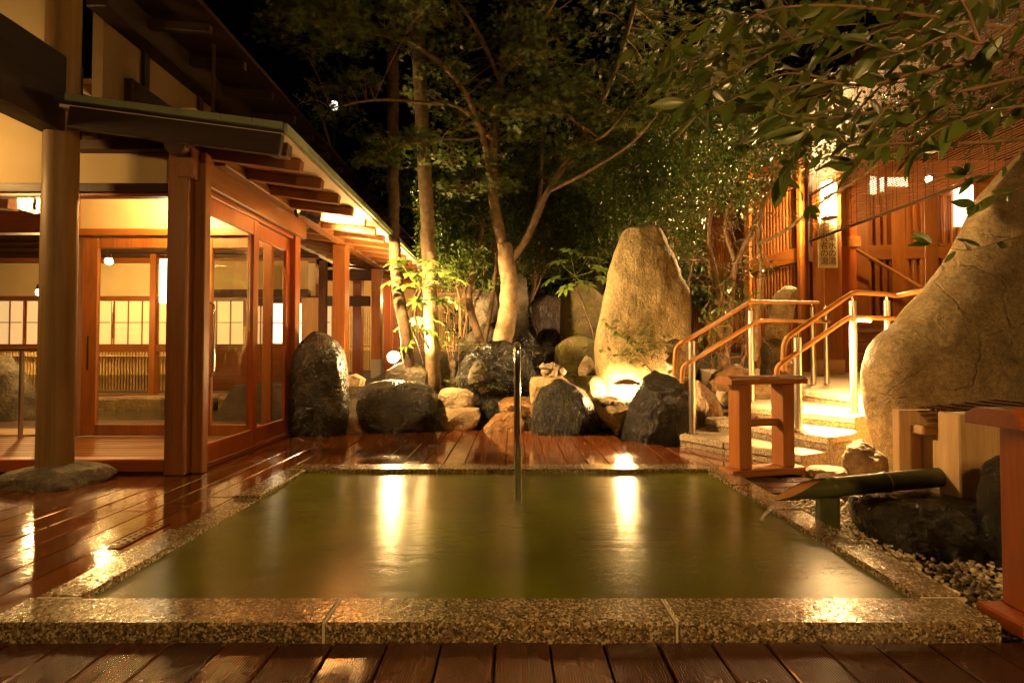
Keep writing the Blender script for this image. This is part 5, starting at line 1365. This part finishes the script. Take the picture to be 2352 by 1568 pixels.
# ---- maple: trunk, forked stems, layered star leaves
maple = thing('maple_tree', at_y(1160, 800, 6.6), 'forked green maple with spreading layered leaves over the rockery', 'tree')
mp_paths = []
def ml(pts, w0, w1, Y=6.6): 
    o, sp = limb(pts, Y, w0, w1, 'branch', BARK, maple, 12); mp_paths.append(sp)
limb([(1150, 810), (1162, 740), (1169, 680), (1166, 610), (1158, 560)], 6.6, .135, .10, 'trunk', BARK, maple, 18, wob=.02)
ml([(1158, 575), (1140, 500), (1132, 420), (1134, 300), (1150, 190), (1168, 60), (1176, -80)], .085, .03)
ml([(1172, 600), (1215, 540), (1258, 440), (1330, 330), (1402, 190, 6.3), (1450, 40, 6.0), (1480, -80, 5.8)], .055, .02)
ml([(1137, 470), (1112, 330, 6.4), (1060, 200, 6.0), (960, 110, 5.6), (800, 60, 5.2), (680, 40, 5.0)], .05, .01)
ml([(1190, 575), (1235, 470, 6.8), (1245, 350, 6.9), (1250, 200, 7.0), (1262, 40, 7.0)], .035, .015)
ml([(1135, 330), (1060, 250, 6.2), (960, 235, 5.8), (860, 230, 5.4), (760, 250, 5.2)], .03, .006)
ml([(1134, 300), (1080, 320, 6.2), (1000, 320, 5.8), (900, 340, 5.5)], .022, .006)
ml([(1150, 190), (1090, 60, 6.2), (1010, -40, 5.8)], .035, .015); ml([(1152, 180), (1220, 90, 6.3), (1300, -40, 6.0)], .035, .015)
ml([(1260, 440), (1340, 400, 6.2), (1450, 330, 5.9), (1530, 240, 5.6)], .025, .008)
ml([(1330, 330), (1390, 310, 6.0), (1480, 200, 5.6)], .02, .006)
sprays = []
def spray_zone(n, x0, x1, y0, y1, Y0, Y1, r0=.22, r1=.42):
    for _ in range(n):
        Y = random.uniform(Y0, Y1); sprays.append((at_y(random.uniform(x0, x1), random.uniform(y0, y1), Y), random.uniform(r0, r1)))
spray_zone(26, 620, 1000, -40, 130, 4.6, 5.8); spray_zone(10, 690, 860, 170, 260, 5.0, 5.6, .18, .3); spray_zone(16, 820, 980, 290, 380, 5.2, 5.8, .16, .28)
spray_zone(34, 940, 1250, -40, 330, 5.4, 6.8); spray_zone(40, 1180, 1520, -40, 300, 5.6, 7.0); spray_zone(14, 1010, 1180, 320, 440, 6.0, 6.9); spray_zone(16, 1230, 1420, 300, 430, 6.2, 7.2)
spray_zone(54, 1430, 1960, -80, 240, 5.2, 7.4); spray_zone(20, 640, 1000, -60, 60, 4.4, 5.4); spray_zone(30, 1000, 1500, 60, 330, 6.0, 7.6)
P, S = [], []; twm = MB()
allp = [p for pth in mp_paths for p in pth]
for c, r_ in sprays:
    n = int(170 * r_ * r_ * 3.2) + 10; tl = Vector((random.gauss(0, .18), random.gauss(0, .18)))
    for _ in range(n):
        a_, q = random.uniform(0, 6.283), r_ * math.sqrt(random.random())
        dx, dy = q * math.cos(a_), q * math.sin(a_)
        P.append((c.x + dx, c.y + dy, c.z + dx * tl.x + dy * tl.y - .25 * q * q + random.gauss(0, .022)))
    nr = min(allp, key=lambda p: (p - c).length_squared)
    if (nr - c).length < 1.6:
        twm.tube(smooth_path([nr, nr.lerp(c, .5) + Vector((0, 0, .06)), c], 4), lerp_list([.008, .005, .002], 9), 5, False)
        for _ in range(4):
            a_ = random.uniform(0, 6.283); e = c + Vector((r_ * .8 * math.cos(a_), r_ * .8 * math.sin(a_), 0)); twm.tube([c, e], [.003, .0012], 4, False)
P = np.array(P); P = P[~blocked(P)]
twm.build('twigs', TWIG, maple)['kind'] = 'stuff'
scatter_mesh('crown', MS_V, MS_F, P, rand_rot(len(P), .38), RNG.uniform(.048, .078, len(P)), LEAF_MAPLE, maple)

# ---- two straight trunks at the left of the rockery, twin thin stems
t1 = thing('straight_tree', at_y(995, 890, 6.3), 'thick straight pale trunk left of the maple', 'tree')
o, sp1 = limb([(996, 895), (994, 820), (990, 720), (987, 640), (982, 520), (973, 360), (966, 200), (960, 60), (958, -140)], 6.3, .098, .085, 'trunk', BARK, t1, 18, wob=.015)
P = blob_points([(1000, -180, 6.4, 260, 90, 1.0), (880, -150, 6.0, 160, 70, .8)], 60)
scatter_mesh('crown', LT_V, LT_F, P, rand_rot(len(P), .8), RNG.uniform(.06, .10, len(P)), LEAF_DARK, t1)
t2 = thing('dark_tree', at_y(938, 860, 5.85), 'slim dark rough trunk beside the bright ground lamp', 'tree')
o, sp2 = limb([(938, 865), (934, 800), (927, 740), (916, 690), (909, 620), (905, 520), (903, 380), (904, 220), (900, 40), (895, -140)], 5.85, .072, .066, 'trunk', BARKD, t2, 16, wob=.02)
limb([(928, 720), (948, 690), (962, 660)], 5.85, .022, .01, 'branch', BARKD, t2, 8)
P = blob_points([(880, -170, 5.8, 200, 80, .9)], 70)
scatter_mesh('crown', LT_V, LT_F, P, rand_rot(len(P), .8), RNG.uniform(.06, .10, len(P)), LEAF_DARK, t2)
t3 = thing('twin_stem_shrub', at_y(1110, 800, 6.7), 'bare twin brown stems crossing before the back rocks', 'shrub')
limb([(1112, 800), (1092, 750), (1077, 690), (1080, 650), (1092, 610), (1102, 560), (1110, 500)], 6.7, .055, .035, 'stem', BARKD, t3, 12)
limb([(1112, 800), (1124, 730), (1134, 660), (1140, 600), (1136, 540)], 6.7, .035, .02, 'stem', BARKD, t3, 10)
limb([(1095, 612), (1102, 590), (1122, 588), (1130, 560)], 6.7, .022, .012, 'stem', BARKD, t3, 8)
P = blob_points([(1105, 520, 6.7, 50, 40, .3), (1070, 590, 6.5, 70, 40, .35), (1020, 640, 6.3, 50, 36, .3), (1115, 655, 6.4, 26, 22, .2)], 300)
scatter_mesh('crown', LT_V, LT_F, P, rand_rot(len(P), .8), RNG.uniform(.045, .08, len(P)), leaf_mat('bright_shrub_leaf', (.07, .12, .02), (.11, .16, .03), (.16, .2, .05), .3, .3), t3)

# ---- palmate-leaved plants (each leaf a part)
def palm_leaf_mesh(n=8):
    v, f = [(0, 0, 0)], []
    for i in range(n):
        a = -2.45 + 4.9 * i / (n - 1); L = 1 - .36 * abs(a / 2.45) ** 1.5
        ca, sa = math.cos(a), math.sin(a); nx, ny = -sa, ca
        i0 = len(v)
        for (s_, w_, z_) in ((.22, .06, .02), (.50, .145, .035), (.74, .12, .015)):
            v.append((L * s_ * ca + nx * w_, L * s_ * sa + ny * w_, z_ - .02)); v.append((L * s_ * ca, L * s_ * sa, z_ - .045)); v.append((L * s_ * ca - nx * w_, L * s_ * sa - ny * w_, z_ - .02))
        v.append((L * ca, L * sa, -.13))
        f += [(0, i0 + 1, i0), (0, i0 + 2, i0 + 1)]
        for k in (0, 3): f += [(i0 + k, i0 + k + 1, i0 + k + 4, i0 + k + 3), (i0 + k + 1, i0 + k + 2, i0 + k + 5, i0 + k + 4)]
        f += [(i0 + 6, i0 + 7, i0 + 9), (i0 + 7, i0 + 8, i0 + 9)]
        if i: f.append((0, i0, i0 - 10 + 2))
    return v, f
pv, pf = palm_leaf_mesh()
PLM = [mesh_from('leaf', [Vector(p) * s for p in pv], pf, LEAF_FAT, 180) for s in (1,)]
def fatsia(label, stem, Y, hub, leaves, stem_r=.014, grp='palmate plants'):
    t = thing('fatsia_plant', at_y(stem[0][0], stem[0][1], Y), label, 'plant', grp)
    limb(stem, Y, stem_r, stem_r * .7, 'stem', BARKD, t, 8); h = at_y(hub[0], hub[1], Y)
    for (x, y, dy, r_, yaw, tl) in leaves:
        c = at_y(x, y, Y + dy)
        MB().tube(smooth_path([h, h.lerp(c, .5) + Vector((0, 0, -.02)), c], 4), .0045, 6).build('petiole', LEAF_LITE, t)
        d = c - h; yw = math.atan2(d.y, d.x) + yaw
        inst('leaf', PLM[0], c, t, (random.uniform(-.2, .2), tl, yw), (r_ * 1.25,) * 3)
    return t
fatsia('palmate leaved plant glowing bright green above the ground lamp', [(985, 800), (965, 760), (953, 722), (958, 690), (968, 665)], 5.62, (968, 662),
       [(918, 600, .05, .17, 0, .35), (960, 628, -.1, .16, .3, .3), (1008, 622, .1, .19, 0, .2), (1020, 655, -.1, .18, 0, .35), (902, 645, .0, .16, 0, .45), (935, 655, -.25, .17, 0, .4), (985, 600, .3, .16, .5, .1), (1040, 690, .05, .17, 0, .6), (960, 690, -.28, .12, 0, .9), (930, 622, .2, .16, -.3, .2), (1012, 690, -.2, .16, .2, .7), (975, 640, .1, .15, 0, 0), (1045, 640, .2, .17, 0, .3)])
fatsia('shaded low palmate plant under the glowing one', [(975, 840), (960, 790), (948, 760)], 5.9, (948, 758),
       [(925, 745, .0, .13, 0, .6), (960, 735, .1, .13, 0, .5), (985, 760, -.1, .13, 0, .6), (935, 790, -.1, .12, 0, .8), (1000, 735, .15, .13, 0, .4)], .01)
fatsia('dark palmate plant on a thin curved stem left of the standing stone', [(1372, 800), (1358, 750), (1340, 700), (1326, 665), (1322, 640)], 6.4, (1321, 634),
       [(1285, 600, .1, .17, 0, .2), (1350, 590, .0, .18, 0, .1), (1375, 615, -.1, .17, 0, .3), (1270, 640, -.1, .16, 0, .6), (1310, 575, .2, .17, 0, 0), (1385, 640, .1, .15, 0, .5), (1300, 660, -.2, .15, 0, .8), (1345, 650, -.25, .15, 0, .7)], .013)

# ---- nandina sprays in front of the standing stone, tiny plants on rocks
def sprig(name, label, base, tips, Y, size, mat, per=16, grp=None, thick=.004):
    t = thing(name, at_y(base[0], base[1], Y), label, 'plant', grp); b = at_y(base[0], base[1], Y)
    m = MB(); P = []; yw = []
    for (x, y) in tips:
        c = at_y(x, y, Y + random.uniform(-.12, .05)); sp = smooth_path([b, b.lerp(c, .55) + Vector((0, 0, .05)), c], 6)
        m.tube(sp, lerp_list([thick, thick * .4], len(sp)), 5, False)
        for i in range(per):
            q = sp[int(len(sp) * (.45 + .54 * i / per))]; P.append(q + Vector((random.gauss(0, .022), random.gauss(0, .03), random.gauss(0, .014))))
            d = c - b; yw.append(math.atan2(d.y, d.x) + random.choice([-1, 1]) * random.uniform(.3, 1.1))
    m.build('stems', TWIG, t)['kind'] = 'stuff'; P = np.array(P)
    scatter_mesh('foliage', LT_V, LT_F, P, rand_rot(len(P), .45, np.array(yw)), RNG.uniform(size * .7, size * 1.2, len(P)), mat, t); return t
sprig('nandina_plant', 'feathery green nandina in front of the standing stone', (1505, 862), [(1385, 726), (1400, 748), (1420, 735), (1440, 765), (1385, 806), (1425, 800), (1470, 790), (1500, 775), (1450, 822), (1475, 742), (1530, 770), (1500, 735)], 5.35, .085, LEAF_LITE, 16)
sprig('rock_fern', 'small green plant growing on the glossy grey boulder', (1105, 905), [(1080, 850), (1100, 835), (1125, 858), (1150, 880), (1090, 880), (1130, 890), (1165, 895), (1120, 830)], 5.72, .028, LEAF_LITE, 26, 'small plants on the rocks', .002)
sprig('weed', 'tiny light green weed between the two wet black boulders', (830, 915), [(820, 880), (835, 870), (850, 890), (815, 900), (842, 905)], 5.5, .026, LEAF_LITE, 10, 'small plants on the rocks', .002)
sprig('weed', 'tiny leafy weed at the foot of the thick straight trunk', (1040, 895), [(1025, 875), (1050, 865), (1060, 880)], 5.9, .04, LEAF_LITE, 8, 'small plants on the rocks', .002)
sprig('low_plant', 'dark low leafy plant at the base of the maple trunk', (1085, 820), [(1065, 780), (1085, 770), (1100, 790), (1075, 800)], 6.3, .06, LEAF_CAM, 10, 'small plants on the rocks', .003)
sprig('low_plant', 'leafy seedling stem between the trunk and back rocks', (1036, 850), [(1030, 760), (1045, 740), (1055, 770), (1020, 775)], 6.2, .09, LEAF_CAM, 6, 'small plants on the rocks', .004)

# ---- broad-leaved branches reaching in from the right, close to the camera (each large leaf a part)
br = thing('broadleaf_branches', (3.0, 1.9, 0), 'overhanging broad leaved branches filling the upper right corner', 'tree')
def leafmesh(seed, W):
    rr = random.Random(seed); v, f = [], []; n = 8; bend = rr.uniform(.05, .25); tw = rr.uniform(-.15, .15)
    for i in range(n + 1):
        t_ = i / n; w = W * math.sin(math.pi * min(1, t_ ** .85)) ** .8 * (1 - .25 * t_) if 0 < i < n else .004
        z = -bend * t_ * t_; 
        for s_ in (-1, -.5, 0, .5, 1): v.append((t_, s_ * w, z + abs(s_) * .10 * w * 2 + tw * s_ * w * t_ + .006 * math.sin(t_ * 25) * abs(s_)))
    for i in range(n):
        for j in range(4): a = i * 5 + j; f.append((a, a + 1, a + 6, a + 5))
    return mesh_from('leaf', v, f, LEAF_BIG, 180)
BL = [leafmesh(i, w) for i, w in enumerate((.17, .20, .23, .19, .25))]
BL2 = []
for me in BL:
    m2 = me.copy(); m2.materials.clear(); m2.materials.append(LEAF_BIG); BL2.append(m2)
def branch(pts, Y, r0, r1, nl, size=.108, both=True, start=.12, droop=.25):
    P = [at_y(p[0], p[1], (p[2] if len(p) > 2 else Y)) for p in pts]; sp = smooth_path(P, 8)
    MB().tube(sp, lerp_list([r0, r1], len(sp)), 8).build('branch', TWIG, br, 180)
    nl = int(nl * 1.05)
    for i in range(nl):
        t_ = start + (1 - start) * (i + random.random() * .7) / nl; k = min(len(sp) - 2, int(t_ * (len(sp) - 1)))
        q = sp[k]; d = (sp[k + 1] - sp[k]).normalized()
        side = d.cross(Vector((0, 0, 1))).normalized() * (1 if i % 2 else -1)
        up = Vector((0, 0, random.gauss(-.1, .55)))
        dr = (d * random.uniform(.2, .9) + side * random.uniform(.3, 1) + up).normalized(); dr.z -= droop * random.random(); dr.normalize()
        yaw = math.atan2(dr.y, dr.x); pt = -math.asin(max(-1, min(1, dr.z)))
        o = inst('leaf', random.choice(BL2), q + dr * .006, br, None, (size * random.uniform(.65, 1.25),) * 3)
        o.rotation_euler = (Euler((0, pt, yaw)).to_matrix() @ Matrix.Rotation(random.gauss(.5 * (1 if i % 2 else -1), .8), 3, 'X')).to_euler()
    # terminal whorl
    q = sp[-1]; d = (sp[-1] - sp[-4]).normalized()
    for i in range(3):
        dr = (d + Vector((random.gauss(0, .6), random.gauss(0, .5), random.gauss(0, .5)))).normalized()
        o = inst('leaf', random.choice(BL2), q, br, None, (size * random.uniform(.8, 1.2),) * 3)
        o.rotation_euler = (Euler((0, -math.asin(dr.z), math.atan2(dr.y, dr.x))).to_matrix() @ Matrix.Rotation(random.gauss(0, 1.0), 3, 'X')).to_euler()
    return sp
branch([(2480, 150, 1.9), (2300, 190), (2140, 225), (1960, 265), (1830, 270), (1760, 245)], 1.75, .008, .002, 16)
branch([(2480, 95, 1.9), (2300, 130), (2120, 165), (2000, 195), (1880, 190), (1790, 205)], 1.65, .009, .002, 16)
branch([(2480, 60), (2320, 65), (2150, 40), (1950, 15), (1780, 20), (1690, 60)], 1.7, .008, .002, 15)
branch([(1960, 15), (1870, 70), (1790, 110), (1690, 170), (1570, 235)], 1.8, .005, .0015, 12)
branch([(1830, 100), (1760, 40), (1660, 35), (1580, 70), (1545, 110)], 1.85, .004, .0015, 10)
branch([(2480, 300, 1.8), (2330, 322), (2200, 330), (2060, 330), (1990, 340)], 1.7, .010, .003, 9, .07)
branch([(2220, 215), (2120, 270), (2020, 340), (1960, 380)], 1.75, .005, .0015, 11)
branch([(2040, 180), (1960, 260), (1880, 310), (1830, 350), (1800, 400)], 1.8, .004, .0015, 12)
branch([(1900, 180), (1800, 170), (1720, 210), (1640, 250), (1600, 265)], 1.9, .004, .0015, 10)
branch([(2480, 20), (2360, 40), (2260, 100), (2180, 80), (2080, 120), (1990, 100)], 1.55, .007, .002, 14)
branch([(2420, 240), (2300, 250), (2200, 280), (2140, 310), (2110, 345)], 1.6, .005, .0015, 11)
branch([(2200, 150), (2080, 60), (1960, 90), (1860, 60), (1800, 0)], 1.95, .005, .0015, 14)
branch([(2250, 100), (2200, -10), (2100, -40)], 1.6, .006, .002, 8); branch([(2050, 230), (1960, 330), (1905, 290), (1850, 300)], 1.6, .003, .001, 8)
branch([(1780, 400), (1840, 440), (1850, 480)], 1.8, .002, .001, 3, .07)
branch([(2420, 520, 2.0), (2300, 555), (2220, 575), (2140, 560)], 1.9, .003, .001, 7, .075); branch([(2420, 410, 2.0), (2330, 440), (2280, 450), (2240, 470)], 1.9, .003, .001, 6, .075)
branch([(2420, 300), (2330, 360), (2280, 400), (2220, 400)], 1.7, .003, .001, 6, .075)
branch([(2060, 335), (1960, 370), (1900, 355), (1840, 330)], 1.9, .003, .001, 8, .075); branch([(1700, 90), (1640, 130), (1560, 165), (1530, 150)], 2.0, .003, .001, 7, .075)
branch([(2352, 200), (2240, 260), (2160, 270), (2060, 285), (2000, 300)], 1.9, .004, .001, 11, .08); branch([(2300, 130), (2250, 60), (2200, 30)], 1.8, .004, .001, 8, .08)
XP, XR_, XS = [], [], []
bm_ = MB()
for _ in range(46):
    x0 = random.uniform(1720, 2460); y0 = random.uniform(-60, 300 if x0 > 1900 else 230); Y = random.uniform(1.9, 2.7)
    L_ = random.uniform(140, 300); sl_ = random.uniform(-.1, .45)
    sp = smooth_path([at_y(x0, y0, Y), at_y(x0 - L_ * .5, y0 + L_ * .5 * sl_ - 12, Y), at_y(x0 - L_, min(360, y0 + L_ * sl_), Y + random.uniform(-.1, .2))], 8)
    bm_.tube(sp, lerp_list([.005, .0012], len(sp)), 5, False)
    for i in range(14):
        q = sp[min(len(sp) - 1, int(len(sp) * (.1 + .9 * i / 13)))]; XP.append(q); XS.append(random.uniform(.075, .125))
        d = Vector((random.gauss(-.5, .7), random.gauss(0, .6), random.gauss(-.25, .5))).normalized()
        M3 = Euler((0, -math.asin(d.z), math.atan2(d.y, d.x))).to_matrix() @ Matrix.Rotation(random.gauss(0, .9), 3, 'X'); XR_.append(np.array(M3))
bm_.build('twigs', TWIG, br)['kind'] = 'stuff'
for j in range(3):
    me = BL[j * 2 % 5]; tv = np.array([v.co[:] for v in me.vertices]); tf = [tuple(p.vertices) for p in me.polygons]
    sel = range(j, len(XP), 3)
    scatter_mesh('foliage', tv, tf, np.array([XP[i][:] for i in sel]), np.array([XR_[i] for i in sel]), np.array([XS[i] for i in sel]), LEAF_BIG, br, True)['kind'] = 'stuff'
MB().tube(smooth_path([(3.2, 2.1, -.05), (3.15, 2.05, 1.0), (3.0, 1.95, 1.9), (2.7, 1.9, 2.4), (2.2, 1.85, 2.2)], 6), lerp_list([.06, .05, .03, .02, .009], 25), 12).build('trunk', BARK, br, 180)

# ---- dark wood behind everything
def dark_tree(x, Y, h, r_, label, seed):
    t = thing('background_tree', (x, Y, .4), label, 'tree', 'dark trees behind the garden'); random.seed(seed)
    MB().tube(smooth_path([(x, Y, .2), (x + random.gauss(0, .1), Y, h * .4), (x + random.gauss(0, .2), Y, h * .8)], 6), lerp_list([.14, .10, .05], 13), 10).build('trunk', BARKD, t, 180)
    n = 4200; d = RNG.normal(0, 1, (n, 3)); d /= np.linalg.norm(d, axis=1)[:, None]; q = RNG.uniform(0, 1, n) ** .4
    cl = np.array([[random.gauss(0, r_ * .5), random.gauss(0, r_ * .35), h * random.uniform(.25, 1.0)] for _ in range(16)])
    P = cl[RNG.integers(0, 16, n)] + d * q[:, None] * np.array([.65, .5, .42]) * r_ * .75 + np.array([x, Y, .3])
    P = P[~blocked(P)]
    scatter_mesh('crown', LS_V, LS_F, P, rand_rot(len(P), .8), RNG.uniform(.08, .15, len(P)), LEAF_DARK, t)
for i, (x, Y, h, r_, lab) in enumerate([(-1.9, 13.2, 6.0, 1.8, 'dark tree behind the covered walkway'), (.2, 10.5, 4.8, 1.7, 'dark tree behind the maple'), (1.7, 10.2, 5.6, 1.8, 'dark tree behind the standing stone'), (3.0, 9.4, 5.2, 1.5, 'dark tree before the far lattice wall'), (-4.8, 16.0, 7.5, 2.2, 'dark tree over the bathhouse roof'), (-.7, 12.5, 7.0, 2.0, 'tall dark tree in the centre background'), (2.4, 13.0, 7.5, 2.2, 'tall dark tree at the right background'), (3.6, 12.0, 8.5, 2.0, 'tall dark tree rising over the lattice house')]):
    dark_tree(x, Y, h, r_, lab, 100 + i)
c_ = np.array(at_y(770, 243, 14.5)); n_ = 420
veil = thing('leafy_bough', (-3.6, 14.5, 0), 'dark leafy bough screening the far lamp', 'tree')
MB().tube([(-4.6, 14.6, .3), (-4.9, 14.6, 5.0), tuple(c_ + np.array([-.6, 0, .3])), tuple(c_)], [.1, .07, .03, .01], 8).build('trunk', BARKD, veil, 180)
P = c_ + RNG.normal(0, 1, (n_, 3)) * np.array([.42, .3, .36])
scatter_mesh('crown', LS_V, LS_F, P, rand_rot(n_, .9), RNG.uniform(.10, .16, n_), LEAF_DARK, veil)
# far lamp twinkling through the leaves
fl_ = at_y(768, 243, 17.0)
ft = thing('far_lamp', (fl_.x, 17, 0), 'far white street lamp twinkling through dark leaves', 'lamp')
MB().tube([(fl_.x, 17, 2.0), (fl_.x, 17, fl_.z - .25)], .06, 10).build('post', BLACKM, ft, 60)
MB().ball((fl_.x, 17, fl_.z), .16, 16, 10).build('globe', emit('far_globe', (1, .95, .8), .6), ft, 180)
